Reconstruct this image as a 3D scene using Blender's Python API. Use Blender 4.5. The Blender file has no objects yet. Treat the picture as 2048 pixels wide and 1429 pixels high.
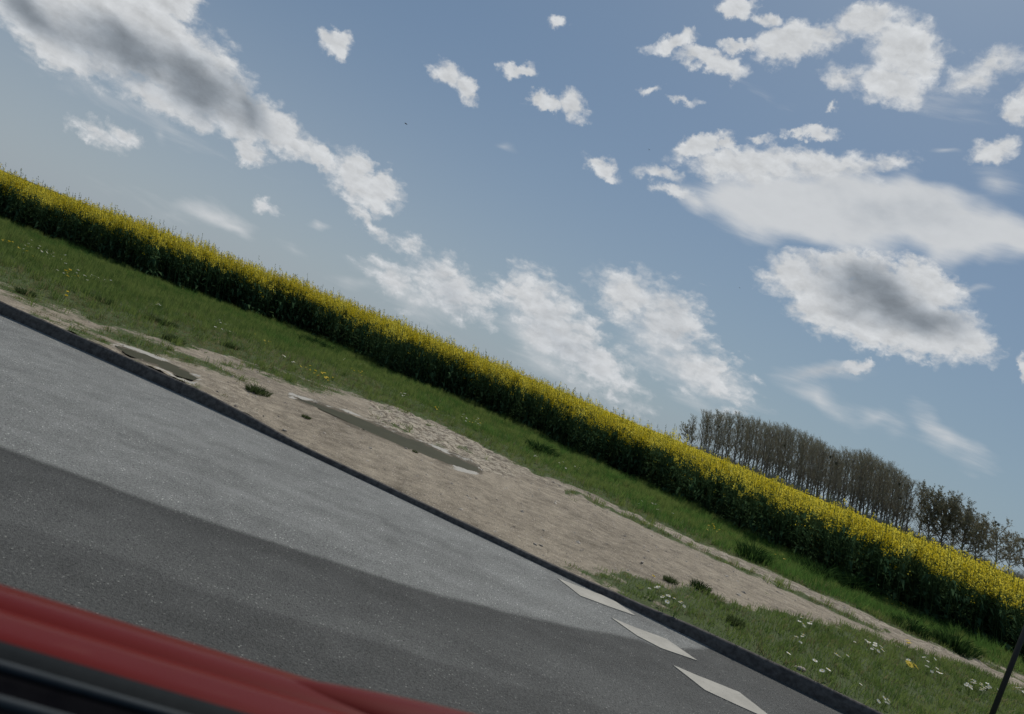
import bpy, bmesh, math, random
import numpy as np
from mathutils import Matrix, Vector

random.seed(7); rng = np.random.default_rng(7)
scene = bpy.context.scene
COL = scene.collection

# ------------------------------------------------------------------ camera
EYE = 1.30                      # eye height of someone sitting in the car
FPX = 1500.0                    # focal length for a 2048 px wide frame
ROLL = math.radians(21.8); PITCH = math.radians(1.2)
cam_d = bpy.data.cameras.new('camera'); cam = bpy.data.objects.new('camera', cam_d); COL.objects.link(cam)
cam_d.sensor_width = 36.0; cam_d.lens = 36.0 * FPX / 2048.0
cam_d.dof.use_dof = True; cam_d.dof.focus_distance = 13.0; cam_d.dof.aperture_fstop = 5.6
cam_d.clip_start = 0.05; cam_d.clip_end = 6000
CAMROT = Matrix.Rotation(math.pi/2 + PITCH, 4, 'X') @ Matrix.Rotation(ROLL, 4, 'Z')
cam.matrix_world = Matrix.Translation((0, 0, EYE)) @ CAMROT
scene.camera = cam
scene.render.resolution_x = 1024; scene.render.resolution_y = 714
R3 = np.array(CAMROT.to_3x3())

def ray(x, y):
    "unit world direction of a point of the photograph"
    d = R3 @ np.array([x - 1024.0, 714.5 - y, -FPX]); return d / np.linalg.norm(d)
def G(x, y, z=0.0):
    "where the sight line through a point of the photograph meets the level z"
    d = ray(x, y); t = (z - EYE) / d[2]; return np.array([d[0]*t, d[1]*t, z])
def project(P):
    "world points (n,3) -> photo pixel x, y"
    q = (np.asarray(P) - np.array([0, 0, EYE])) @ R3
    w = np.maximum(-q[:, 2], 1e-3)
    return 1024 + FPX*q[:, 0]/w, 714.5 - FPX*q[:, 1]/w

# ------------------------------------------------------------------ sun, exposure
SUN_EL = math.radians(47); SUN_AZ = math.radians(22)      # azimuth to the right of +Y
sd = np.array([math.sin(SUN_AZ)*math.cos(SUN_EL), math.cos(SUN_AZ)*math.cos(SUN_EL), math.sin(SUN_EL)])
sl = bpy.data.lights.new('sun', 'SUN'); sl.energy = 3.0; sl.angle = math.radians(0.6); sl.color = (1, .955, .88)
so = bpy.data.objects.new('sun', sl); COL.objects.link(so)
so.rotation_euler = Vector(sd).to_track_quat('Z', 'Y').to_euler(); so.location = (5, -5, 30)
vs = scene.view_settings
vs.view_transform = 'Standard'; vs.look = 'None'; vs.gamma = 1; vs.use_curve_mapping = False; vs.exposure = 0.12

# ------------------------------------------------------------------ node helpers
class NT:
    def __init__(s, tree): s.t = tree; s.n = tree.nodes; s.l = tree.links
    def new(s, typ, **kw):
        n = s.n.new(typ)
        for k, v in kw.items(): setattr(n, k, v)
        return n
    def put(s, sock, v):
        if isinstance(v, bpy.types.NodeSocket): s.l.new(v, sock)
        elif v is not None: sock.default_value = v
    def math(s, op, a, b=None, c=None, clamp=False):
        n = s.new('ShaderNodeMath', operation=op, use_clamp=clamp)
        s.put(n.inputs[0], a); s.put(n.inputs[1], b); s.put(n.inputs[2], c); return n.outputs[0]
    def vec(s, op, a, b=None, scale=None):
        n = s.new('ShaderNodeVectorMath', operation=op)
        s.put(n.inputs[0], a); s.put(n.inputs[1], b)
        if scale is not None: s.put(n.inputs['Scale'], scale)
        return n.outputs['Value'] if op in ('LENGTH', 'DOT_PRODUCT') else n.outputs[0]
    def noise(s, v, scale, detail=4, rough=.5, dist=0, col=False, lac=2.0):
        n = s.new('ShaderNodeTexNoise'); s.put(n.inputs['Vector'], v)
        n.inputs['Scale'].default_value = scale; n.inputs['Detail'].default_value = detail
        n.inputs['Roughness'].default_value = rough; n.inputs['Distortion'].default_value = dist
        n.inputs['Lacunarity'].default_value = lac
        return n.outputs['Color' if col else 'Fac']
    def ramp(s, f, lo, hi, a=0., b=1., smooth=True):
        n = s.new('ShaderNodeMapRange', interpolation_type='SMOOTHSTEP' if smooth else 'LINEAR', clamp=True)
        s.put(n.inputs[0], f)
        for i, v in zip((1, 2, 3, 4), (lo, hi, a, b)): s.put(n.inputs[i], v)
        return n.outputs[0]
    def mix(s, f, a, b, mode='MIX'):
        n = s.new('ShaderNodeMix', data_type='RGBA', blend_type=mode)
        s.put(n.inputs[0], f); s.put(n.inputs[6], a); s.put(n.inputs[7], b); return n.outputs[2]
def rgb(r, g, b): return (r, g, b, 1.0)

# ------------------------------------------------------------------ world: physical sky with clouds
world = bpy.data.worlds.new('World'); scene.world = world; world.use_nodes = True
world.cycles.sampling_method = 'MANUAL'; world.cycles.sample_map_resolution = 384
wt = NT(world.node_tree); wt.n.clear()
sky = wt.new('ShaderNodeTexSky', sky_type='NISHITA', sun_disc=False)
sky.sun_elevation = SUN_EL; sky.sun_rotation = SUN_AZ
sky.air_density = 1.0; sky.dust_density = 0.7; sky.ozone_density = 1.6; sky.altitude = 120
D = wt.new('ShaderNodeTexCoord').outputs['Generated']
# cumulus, (x, y, half length, half width, tilt, strength)
CUM = [(-20,-30,150,70,25,1.2),(110,20,190,70,25,1.5),(270,70,170,95,28,1.6),(370,140,150,85,35,1.5),(450,215,120,50,38,1.3),(560,262,95,38,35,1.1),
 (640,312,50,16,42,.9),(330,10,80,40,10,1.1),(120,95,120,30,28,.8),(330,205,130,28,24,.8),
 (198,266,48,22,33,.8),(250,270,36,16,38,.6),(500,305,38,24,30,.9),
 (705,355,62,44,38,1.),(765,390,44,42,50,1.),(740,445,58,16,38,.7),(530,410,22,15,30,.6),
 (905,575,85,45,36,.85),(825,498,26,14,30,.6),(790,560,60,28,38,.6),
 (1055,590,68,48,20,1.),(1115,655,105,62,42,1.1),(1250,590,66,52,20,1.2),(1330,645,82,66,42,1.2),(1400,745,90,45,30,.7),(1200,730,100,42,38,.7),
 (670,88,34,24,10,1.),(895,150,44,26,30,1.),(940,182,30,20,45,.9),(1036,140,30,17,0,1.),(1113,43,18,13,0,.7),
 (1090,206,40,19,8,1.),(1146,215,32,32,40,1.05),(1200,333,34,17,25,.8),(1222,352,22,10,20,.6),
 (1345,85,48,16,-10,.8),(1400,118,60,20,6,.9),(1450,132,40,22,20,.9),(1470,12,40,22,0,.8),(1535,38,30,15,10,.6),
 (1485,96,50,14,4,.9),(1590,84,92,40,-16,1.4),(1640,70,45,35,0,1.2),
 (1735,50,66,42,10,1.2),(1805,95,80,66,20,1.4),(1790,165,72,48,25,1.2),(1685,150,42,26,20,.7),(1845,140,40,40,0,1.),
 (1975,135,62,32,-20,.7),(2035,215,34,36,0,.8),(1945,165,45,25,20,.6),
 (1985,303,58,20,-18,.8),(1640,263,38,15,12,.9),(1590,262,30,8,0,.5),(1395,295,60,21,-20,1.1),(1450,290,40,14,10,.8),(1515,280,26,9,0,.5),
 (1500,330,120,40,5,1.0),(1660,330,130,30,6,.8),(1325,350,46,14,14,.7),(1350,385,46,12,10,.6),(1785,330,40,16,0,.5),
 (1590,560,80,50,20,1.2),(1660,600,120,65,28,1.4),(1770,625,140,80,22,1.6),(1880,665,100,55,22,1.4),(1860,570,80,45,30,1.2),(1935,690,60,32,20,1.1),(1690,540,120,40,5,1.1),
 (1712,742,34,14,0,.7),(2046,742,16,26,0,.9),(1300,178,22,8,0,.5),(1360,205,26,6,0,.4),(1668,208,10,7,0,.5)]
# soft sheet and wisps, plus one window-glass glare streak painted as a wisp
WSP = [(1650,420,300,95,8,1.5),(1850,440,290,80,13,1.6),(1500,410,150,60,14,1.2),(2060,490,160,50,8,1.2),(1400,400,70,30,20,.7),
 (440,430,90,24,24,.62),(470,455,55,16,35,.55),(625,455,30,14,20,.55),(570,500,60,14,24,.35),(700,560,70,18,24,.4),(1900,880,110,36,35,.55),(1640,800,110,34,24,.55),(1760,840,80,24,30,.45),
 (1650,748,120,26,4,.55),(1080,690,150,70,40,.6),(1330,720,170,60,38,.6),(830,590,150,50,30,.45),(1000,288,36,12,18,.3),(325,270,24,14,50,.3),
 (1990,360,80,36,10,.45),(1880,308,46,8,0,.45),(1940,580,60,14,8,.4),(1880,200,120,50,0,.25),(1450,780,100,40,30,.35),(230,380,60,12,20,.15),
 (350,420,90,20,24,.2),(1560,205,340,13,29,.12),(300,230,260,30,28,.3)]
# thick parts that look grey from below
GRY = [(70,30,150,26,27,1.1),(250,105,170,46,29,1.2),(380,165,140,52,34,1.3),(480,225,90,34,40,1.1),(1760,595,130,52,22,1.3),(1850,640,90,38,28,1.2),(1700,580,60,35,0,.8),
 (1120,680,80,40,40,.35),(1340,660,60,40,40,.22),(900,590,60,24,38,.3),(1660,750,90,16,5,.35),(1750,420,150,30,10,.22)]
def cloud_field(vec, blobs, soft):
    acc = None; vec0 = vec
    for bi, (x, y, rx, ry, a, st) in enumerate(blobs):
        if bi and bi % 4 == 0:      # makes Cycles evaluate the chain in order, so its value stack stays small
            vec = wt.vec('ADD', vec0, wt.math('MULTIPLY', acc, 1e-7))
        a = math.radians(a); c = ray(x, y)
        e = ray(x + math.cos(a)*rx*.5, y + math.sin(a)*rx*.5) - ray(x - math.cos(a)*rx*.5, y - math.sin(a)*rx*.5)
        f = ray(x - math.sin(a)*ry*.5, y + math.cos(a)*ry*.5) - ray(x + math.sin(a)*ry*.5, y - math.cos(a)*ry*.5)
        r1 = np.linalg.norm(e); r2 = np.linalg.norm(f)
        t1 = e / r1; t3 = c; t2 = np.cross(t3, t1); t2 /= np.linalg.norm(t2); t3 = np.cross(t1, t2)
        m = Matrix(((t1[0], t2[0], t3[0]), (t1[1], t2[1], t3[1]), (t1[2], t2[2], t3[2])))
        mp = wt.new('ShaderNodeMapping', vector_type='TEXTURE')
        wt.l.new(vec, mp.inputs['Vector'])
        mp.inputs['Location'].default_value = c; mp.inputs['Rotation'].default_value = m.to_euler('XYZ'); mp.inputs['Scale'].default_value = (r1, r2, .4)
        ln = wt.vec('LENGTH', mp.outputs[0])
        v = wt.math('MULTIPLY_ADD', ln, -st, st)
        acc = v if acc is None else wt.math('SMOOTH_MAX', acc, v, soft)
    return acc
w1 = wt.vec('SUBTRACT', wt.noise(D, 14, 2, .5, col=True), (.5, .5, .5))
w2 = wt.vec('SUBTRACT', wt.noise(D, 55, 4, .6, col=True), (.5, .5, .5))
Dw = wt.vec('ADD', wt.vec('ADD', D, wt.vec('SCALE', w1, scale=.030)), wt.vec('SCALE', w2, scale=.032))
Dsoft = wt.vec('ADD', D, wt.vec('SCALE', w1, scale=.05))
CUM = [(x, y, rx*1.06, ry*1.08, a, s_*(.72 if y > 400 and x < 1450 else 1.)) for x, y, rx, ry, a, s_ in CUM]
cum = cloud_field(Dw, CUM, .12)
wsp = cloud_field(Dsoft, WSP, .3)
gry = cloud_field(Dsoft, [(x, y, rx*1.25, ry*1.35, a, s_) for x, y, rx, ry, a, s_ in GRY], .45)
flat = wt.vec('MULTIPLY', D, (1, 1, 1.9))
def cloud_height(v):
    vo = wt.new('ShaderNodeTexVoronoi', feature='F1'); wt.l.new(v, vo.inputs['Vector']); vo.inputs['Scale'].default_value = 34
    vo.inputs['Detail'].default_value = 2; vo.inputs['Roughness'].default_value = .55; vo.normalize = True
    return wt.math('ADD', wt.math('MULTIPLY', wt.noise(v, 30, 7, .64), .78), wt.math('MULTIPLY_ADD', vo.outputs['Distance'], -.60, .33))
fw = wt.vec('ADD', flat, wt.vec('SCALE', w2, scale=.02)); nf = cloud_height(fw)
puff = wt.math('MULTIPLY_ADD', wt.math('SUBTRACT', nf, .5), 1.65, cum)
a_c = wt.ramp(puff, -.12, wt.math('MULTIPLY_ADD', wt.noise(D, 9, 2), 1.0, .06))
# sheet cloud: long combed texture
st = wt.new('ShaderNodeMapping'); wt.l.new(D, st.inputs['Vector']); st.inputs['Rotation'].default_value = (0, 0, .3); st.inputs['Scale'].default_value = (1, 1, 5)
ns = wt.noise(st.outputs[0], 7, 8, .6, .4)
a_w = wt.math('MULTIPLY', wt.ramp(wt.math('MULTIPLY_ADD', wt.math('SUBTRACT', ns, .5), 1.1, wsp), .0, .75), .96)
alpha = wt.math('SUBTRACT', 1, wt.math('MULTIPLY', wt.math('SUBTRACT', 1, a_c), wt.math('SUBTRACT', 1, a_w)))
# light through the cloud: brighter towards the sun, greyer where thick
Ds = wt.vec('ADD', fw, tuple(float(v)*.010 for v in (sd*np.array([1, 1, 1.9]))))
emb = wt.math('SUBTRACT', nf, cloud_height(Ds))
lum = wt.math('MULTIPLY_ADD', emb, wt.math('MULTIPLY_ADD', a_c, .55, .08), .96)
lum = wt.math('SUBTRACT', lum, wt.math('MULTIPLY', wt.ramp(puff, .5, 1.9), .12))
gr = wt.ramp(wt.math('MULTIPLY_ADD', wt.math('SUBTRACT', wt.noise(flat, 16, 5, .55), .5), 1.0, gry), -.15, 1.15)
lum = wt.math('MULTIPLY', lum, wt.math('MULTIPLY_ADD', gr, -.56, 1.))
lum = wt.math('MAXIMUM', lum, .1)
ccol = wt.mix(gr, rgb(.94, .97, 1.0), rgb(.82, .93, 1.06))
CLOUD_GAIN = 6.1
ccol = wt.vec('SCALE', ccol, scale=wt.math('MULTIPLY', lum, CLOUD_GAIN))
# low sky thickens to a grey-green haze towards the left horizon
el = wt.new('ShaderNodeSeparateXYZ'); wt.l.new(D, el.inputs[0])
hz = wt.ramp(el.outputs[2], -.02, .42, 1., 0.)
skyc = wt.mix(1.0, sky.outputs[0], rgb(.44, .52, .55), 'MULTIPLY')
skyc = wt.mix(wt.math('MULTIPLY_ADD', hz, .25, .6), skyc, wt.mix(hz, rgb(1.62, 2.32, 3.38), wt.mix(wt.ramp(el.outputs[0], -.7, .7), rgb(3.15, 3.62, 4.1), rgb(2.2, 3.0, 3.75))))
fin = wt.mix(alpha, skyc, ccol)
fin = wt.mix(wt.ramp(el.outputs[2], -.08, -.005, 1., 0.), fin, rgb(.35, .36, .33))
bg = wt.new('ShaderNodeBackground'); bg.inputs['Strength'].default_value = 0.10
wt.l.new(fin, bg.inputs[0]); wo = wt.new('ShaderNodeOutputWorld'); wt.l.new(bg.outputs[0], wo.inputs[0])

# ------------------------------------------------------------------ object helpers
def link(o): COL.objects.link(o); return o
def tag(o, label=None, cat=None, group=None, kind=None):
    if label: o['label'] = label
    if cat: o['category'] = cat
    if group: o['group'] = group
    if kind: o['kind'] = kind
    return o
def empty(name, loc, **kw):
    o = link(bpy.data.objects.new(name, None)); o.location = loc; o.empty_display_size = .2; return tag(o, **kw)
def mesh_np(name, V, loops, sizes, mats, midx=None, smooth=False):
    "fast mesh from numpy: V (n,3), flat corner list, polygon sizes"
    me = bpy.data.meshes.new(name)
    V = np.asarray(V, np.float32); loops = np.asarray(loops, np.int32); sizes = np.asarray(sizes, np.int32)
    me.vertices.add(len(V)); me.vertices.foreach_set('co', V.ravel())
    me.loops.add(len(loops)); me.loops.foreach_set('vertex_index', loops)
    me.polygons.add(len(sizes)); starts = np.concatenate([[0], np.cumsum(sizes)[:-1]]).astype(np.int32)
    me.polygons.foreach_set('loop_start', starts); me.polygons.foreach_set('loop_total', sizes)
    if midx is not None: me.polygons.foreach_set('material_index', np.asarray(midx, np.int32))
    if smooth: me.polygons.foreach_set('use_smooth', np.ones(len(sizes), bool))
    for m in mats: me.materials.append(m)
    me.update(calc_edges=True); return me
def obj(name, me, parent=None, loc=(0, 0, 0)):
    o = link(bpy.data.objects.new(name, me)); o.parent = parent; o.location = loc; return o
def attr(me, name, vals):
    a = me.attributes.new(name, 'FLOAT', 'POINT'); a.data.foreach_set('value', np.asarray(vals, np.float32))
def grid_mesh(name, P, mats, smooth=True):
    "P (a,b,3) grid"
    a, b = P.shape[:2]; i = np.arange(a*b).reshape(a, b)
    q = np.stack([i[:-1, :-1], i[1:, :-1], i[1:, 1:], i[:-1, 1:]], -1).reshape(-1, 4)
    return mesh_np(name, P.reshape(-1, 3), q.ravel(), np.full(len(q), 4), mats, smooth=smooth)
class Tpl:
    "a small template of faces, replicated by scatter()"
    def __init__(s): s.v = []; s.f = []; s.m = []
    def face(s, pts, m=0):
        k = len(s.v); s.v += [tuple(p) for p in pts]; s.f.append(tuple(range(k, k+len(pts)))); s.m.append(m)
    def tube(s, a, b, ra, rb, n=3, m=0):
        a = Vector(a); b = Vector(b); d = (b-a)
        if d.length < 1e-6: return
        q = d.to_track_quat('Z', 'Y'); k = len(s.v)
        for p, r in ((a, ra), (b, rb)):
            for i in range(n):
                w = 2*math.pi*i/n; s.v.append(tuple(p + q @ Vector((math.cos(w)*r, math.sin(w)*r, 0))))
        for i in range(n):
            j = (i+1) % n; s.f.append((k+i, k+j, k+n+j, k+n+i)); s.m.append(m)
    def ribbon(s, a, b, w, m=0, side=None):
        a = Vector(a); b = Vector(b); d = b-a
        sd_ = side or d.cross(Vector((random.uniform(-1, 1), random.uniform(-1, 1), random.uniform(-.3, .3))))
        if sd_.length < 1e-6: sd_ = Vector((1, 0, 0))
        sd_ = sd_.normalized()*w*.5
        k = len(s.v); s.v += [tuple(a-sd_), tuple(a+sd_), tuple(b+sd_*.5), tuple(b-sd_*.5)]; s.f.append((k, k+1, k+2, k+3)); s.m.append(m)
    def arrays(s):
        return (np.array(s.v, np.float32), np.array([i for f in s.f for i in f], np.int32),
                np.array([len(f) for f in s.f], np.int32), np.array(s.m, np.int32))
    def mesh(s, name, mats, smooth=False):
        v, l, z, m = s.arrays(); return mesh_np(name, v, l, z, mats, m, smooth)
def scatter(name, tpls, pick, pos, rotz, scale, mats, shear=0., sz=None, vary=None):
    "one mesh: template tpls[pick[i]] at pos[i]; shear leans everything to -X"
    VV, LL, ZZ, MM, AA = [], [], [], [], []; off = 0
    for t, T in enumerate(tpls):
        ids = np.where(pick == t)[0]
        if not len(ids): continue
        v, l, z, m = T.arrays()
        c, s_ = np.cos(rotz[ids])[:, None], np.sin(rotz[ids])[:, None]
        sc = scale[ids][:, None]; scz = sc if sz is None else sz[ids][:, None]
        Z = v[None, :, 2]*scz
        X = (v[None, :, 0]*c - v[None, :, 1]*s_)*sc - shear*Z + pos[ids, 0][:, None]
        Y = (v[None, :, 0]*s_ + v[None, :, 1]*c)*sc + pos[ids, 1][:, None]
        P = np.stack([X, Y, Z + pos[ids, 2][:, None]], -1).reshape(-1, 3)
        VV.append(P); n = len(ids)
        LL.append((l[None] + (np.arange(n)*len(v))[:, None] + off).ravel()); off += len(P)
        ZZ.append(np.tile(z, n)); MM.append(np.tile(m, n))
        AA.append(np.repeat((vary if vary is not None else rng.random(len(pick)))[ids], len(v)))
    me = mesh_np(name, np.concatenate(VV), np.concatenate(LL), np.concatenate(ZZ), mats, np.concatenate(MM))
    attr(me, 'vary', np.concatenate(AA)); return me
def smoothstep(a, b, x): t_ = np.clip((x-a)/(b-a), 0, 1); return t_*t_*(3-2*t_)
def hash2(ix, iy, s):
    h = (ix.astype(np.int64)*374761393 + iy.astype(np.int64)*668265263 + s*974634777) & 0xffffffff
    h = ((h ^ (h >> 13))*1274126177) & 0xffffffff; h = h ^ (h >> 16); return (h & 0xffff)/65535.0
def vnoise(x, y, s=0):
    x0 = np.floor(x); y0 = np.floor(y); fx = x-x0; fy = y-y0; fx = fx*fx*(3-2*fx); fy = fy*fy*(3-2*fy)
    a, b = hash2(x0, y0, s), hash2(x0+1, y0, s); c, d = hash2(x0, y0+1, s), hash2(x0+1, y0+1, s)
    return a + (b-a)*fx + (c-a)*fy + (a-b-c+d)*fx*fy
def fbm(x, y, o=4, s=0):
    r = 0; a = .5
    for k in range(o): r = r + a*vnoise(x*2**k + 17*k, y*2**k + 31*k, s+k); a *= .5
    return r/(1-.5**o)          # 0..1

# ------------------------------------------------------------------ materials
def material(name):
    m = bpy.data.materials.new(name); m.use_nodes = True; t = NT(m.node_tree)
    p = t.n['Principled BSDF']; return m, t, p
def bump(t, p, h, strength=.3, dist=.02):
    b = t.new('ShaderNodeBump'); b.inputs['Strength'].default_value = strength; b.inputs['Distance'].default_value = dist
    t.l.new(h, b.inputs['Height']); t.l.new(b.outputs[0], p.inputs['Normal'])
def asphalt(name, lo, hi, tint=(1, 1, 1), veil=0.):
    m, t, p = material(name); c = t.new('ShaderNodeTexCoord').outputs['Object']
    big = t.noise(c, 1.1, 5, .6); mid = t.noise(c, 6, 4, .6); fine = t.noise(c, 70, 3, .75); grain = t.noise(c, 210, 2, .7)
    st_ = t.new('ShaderNodeMapping'); t.l.new(c, st_.inputs['Vector']); st_.inputs['Rotation'].default_value = (0, 0, .3); st_.inputs['Scale'].default_value = (.25, 2.2, 1)
    streak = t.noise(st_.outputs[0], 1.6, 4, .55)
    f = t.math('MULTIPLY_ADD', t.math('SUBTRACT', big, .5), .8, .5)
    f = t.math('MULTIPLY_ADD', t.math('SUBTRACT', mid, .5), .6, f)
    f = t.math('MULTIPLY_ADD', t.math('SUBTRACT', streak, .5), .65, f)
    f = t.math('MULTIPLY_ADD', t.math('SUBTRACT', fine, .5), 2.3, f)
    f = t.math('MULTIPLY_ADD', t.math('SUBTRACT', grain, .5), 1.3, f, clamp=True)
    col = t.mix(f, rgb(*[lo*k for k in tint]), rgb(*[hi*k for k in tint]))
    vo = t.new('ShaderNodeTexVoronoi'); t.l.new(c, vo.inputs['Vector']); vo.inputs['Scale'].default_value = 62
    sp = t.ramp(vo.outputs['Distance'], .16, .30, 1., 0.)
    sep = t.new('ShaderNodeSeparateColor'); t.l.new(vo.outputs['Color'], sep.inputs[0])
    pale = t.math('MULTIPLY', sp, t.math('MULTIPLY', t.ramp(sep.outputs[0], .66, .82), t.ramp(mid, .35, .60))); dark = t.math('MULTIPLY', sp, t.ramp(sep.outputs[1], .80, .86))
    col = t.mix(pale, col, rgb(hi*2.4, hi*2.4, hi*2.15)); col = t.mix(dark, col, rgb(lo*.35, lo*.35, lo*.35))
    wn = t.new('ShaderNodeAttribute', attribute_name='veil').outputs['Fac']; md = t.new('ShaderNodeAttribute', attribute_name='mid').outputs['Fac']  # window-glass reflection bands, painted into the asphalt tone
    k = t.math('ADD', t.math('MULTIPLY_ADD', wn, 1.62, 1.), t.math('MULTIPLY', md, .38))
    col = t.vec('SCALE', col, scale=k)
    t.l.new(col, p.inputs['Base Color']); p.inputs['Roughness'].default_value = .88
    p.inputs['Specular IOR Level'].default_value = .25
    bump(t, p, t.math('ADD', fine, grain), .9, .008); return m
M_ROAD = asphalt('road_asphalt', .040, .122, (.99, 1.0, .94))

def dirt_nodes(t, c):
    big = t.noise(c, .9, 5, .6); mid = t.noise(c, 7, 5, .65); fine = t.noise(c, 60, 4, .7)
    f = t.math('MULTIPLY_ADD', t.math('SUBTRACT', mid, .5), 1.5, big)
    f = t.math('MULTIPLY_ADD', t.math('SUBTRACT', fine, .5), 1.2, f, clamp=True)
    col = t.mix(f, rgb(.118, .097, .070), rgb(.40, .340, .255))
    vo = t.new('ShaderNodeTexVoronoi'); t.l.new(c, vo.inputs['Vector']); vo.inputs['Scale'].default_value = 42
    sp = t.ramp(vo.outputs['Distance'], .18, .34, 1., 0.); sep = t.new('ShaderNodeSeparateColor'); t.l.new(vo.outputs['Color'], sep.inputs[0])
    col = t.mix(t.math('MULTIPLY', sp, t.ramp(sep.outputs[0], .72, .8)), col, rgb(.48, .42, .35))
    col = t.mix(t.math('MULTIPLY', sp, t.ramp(sep.outputs[1], .8, .86)), col, rgb(.07, .055, .045))
    return col, mid, fine
def verge_material():
    m, t, p = material('verge_soil'); c = t.new('ShaderNodeTexCoord').outputs['Object']
    col, mid, fine = dirt_nodes(t, c)
    ga = t.new('ShaderNodeAttribute', attribute_name='grass').outputs['Fac']
    sa = t.new('ShaderNodeAttribute', attribute_name='sand').outputs['Fac']
    wa = t.new('ShaderNodeAttribute', attribute_name='wet').outputs['Fac']
    col = t.mix(t.ramp(t.math('MULTIPLY_ADD', t.math('SUBTRACT', mid, .5), 1.6, sa), .25, .85), col,
                t.mix(t.ramp(t.math('MULTIPLY_ADD', t.math('SUBTRACT', fine, .5), .8, t.noise(c, 9, 4, .6)), .36, .62), rgb(.13, .105, .075), rgb(.43, .375, .29)))
    gc = t.mix(t.noise(c, 14, 5, .7), rgb(.034, .058, .018), rgb(.100, .125, .044))
    f = t.ramp(t.math('MULTIPLY_ADD', t.math('SUBTRACT', t.noise(c, 11, 5, .7), .5), 1.1, ga), .35, .62)
    col = t.mix(f, col, gc)
    ch = t.ramp(t.math('MULTIPLY_ADD', t.math('SUBTRACT', fine, .5), .9, wa), .42, .62)
    da = t.new('ShaderNodeAttribute', attribute_name='damp').outputs['Fac']
    col = t.mix(t.math('MULTIPLY', t.ramp(t.math('MULTIPLY_ADD', t.math('SUBTRACT', mid, .5), .9, da), .25, .7), .75), col, rgb(.075, .062, .042))
    col = t.mix(ch, col, rgb(.43, .405, .355))
    t.l.new(col, p.inputs['Base Color']); p.inputs['Roughness'].default_value = .95; p.inputs['Specular IOR Level'].default_value = .15
    bump(t, p, t.math('ADD', mid, t.math('MULTIPLY', fine, .6)), .7, .03); return m
M_VERGE = verge_material()
def leafy(name, a, b, trans=.35, rough=.55, tcol=None, spec=.3):
    m, t, p = material(name)
    va = t.new('ShaderNodeAttribute', attribute_name='vary').outputs['Fac']
    oi = t.new('ShaderNodeObjectInfo').outputs['Random']
    v = t.math('FRACT', t.math('ADD', va, oi))
    col = t.mix(v, rgb(*a), rgb(*b)); t.l.new(col, p.inputs['Base Color'])
    p.inputs['Roughness'].default_value = rough; p.inputs['Specular IOR Level'].default_value = spec
    tr = t.new('ShaderNodeBsdfTranslucent')
    if tcol: tr.inputs[0].default_value = rgb(*tcol)
    else: t.l.new(col, tr.inputs[0])
    mx = t.new('ShaderNodeMixShader'); mx.inputs[0].default_value = trans
    t.l.new(p.outputs[0], mx.inputs[1]); t.l.new(tr.outputs[0], mx.inputs[2])
    t.l.new(mx.outputs[0], t.n['Material Output'].inputs[0]); return m
M_GRASS = leafy('grass_blade', (.075, .130, .034), (.195, .245, .068), .5, .8, spec=.05)
M_DRYGRASS = leafy('dry_grass_blade', (.16, .15, .065), (.29, .25, .13), .4, .8, spec=.05)
M_TALLGRASS = leafy('tall_grass_blade', (.060, .135, .030), (.165, .265, .062), .5, .8, spec=.05)
M_TUFT = leafy('tussock_blade', (.040, .062, .022), (.095, .125, .048), .38, .9, spec=.0)
M_DARKGRASS = leafy('dark_grass_blade', (.014, .038, .011), (.045, .085, .024), .3, .9, spec=.0)
M_STEM = leafy('rape_stem', (.045, .085, .036), (.08, .125, .05), .2, .9, spec=.0)
M_LEAF = leafy('rape_leaf', (.042, .088, .042), (.080, .135, .060), .38, .95, spec=.0)
M_PETAL = leafy('rape_petal', (.60, .47, .012), (.82, .72, .11), .48, .8, spec=.05)
M_POD = leafy('rape_bud', (.10, .12, .02), (.16, .17, .03), .2, spec=.1)
M_WHITE = leafy('daisy_petal', (.72, .73, .68), (.82, .82, .78), .3, .6)
M_GOLD = leafy('dandelion_petal', (.78, .55, .02), (.85, .62, .03), .3, .6)
def simple(name, a, b, scale, rough=.8, bs=.3, spec=.3, metal=0., bd=.01):
    m, t, p = material(name); c = t.new('ShaderNodeTexCoord').outputs['Object']
    n = t.noise(c, scale, 6, .65); t.l.new(t.mix(t.ramp(n, .3, .7), rgb(*a), rgb(*b)), p.inputs['Base Color'])
    p.inputs['Roughness'].default_value = rough; p.inputs['Specular IOR Level'].default_value = spec; p.inputs['Metallic'].default_value = metal
    if bs: bump(t, p, n, bs, bd)
    return m
M_KERB = simple('kerb_concrete', (.060, .054, .050), (.13, .120, .108), 22, .95, .8, .1)
M_PEBBLE = simple('pebble_stone', (.13, .105, .08), (.50, .44, .36), 7, .85, .3)
M_BARK = simple('tree_bark', (.18, .16, .13), (.27, .24, .20), 1.2, .95, 0, .1)
M_TWIG = simple('bare_twig', (.34, .32, .26), (.46, .44, .36), .3, .95, 0, .1)
M_BUDS = leafy('spring_bud', (.26, .23, .14), (.34, .30, .19), .5, .8, spec=.1)
M_OLIVE = leafy('olive_leaf', (.20, .195, .125), (.29, .27, .18), .5, .8, spec=.1)
M_MIST = leafy('mistletoe_leaf', (.020, .030, .012), (.035, .045, .018), .1, .8)
M_BIRD = simple('bird_feather', (.012, .012, .014), (.03, .03, .03), 40, .8, 0)
M_GROUND = simple('far_field_ground', (.05, .07, .025), (.12, .11, .06), .05, .95, 0, .1)

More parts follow.
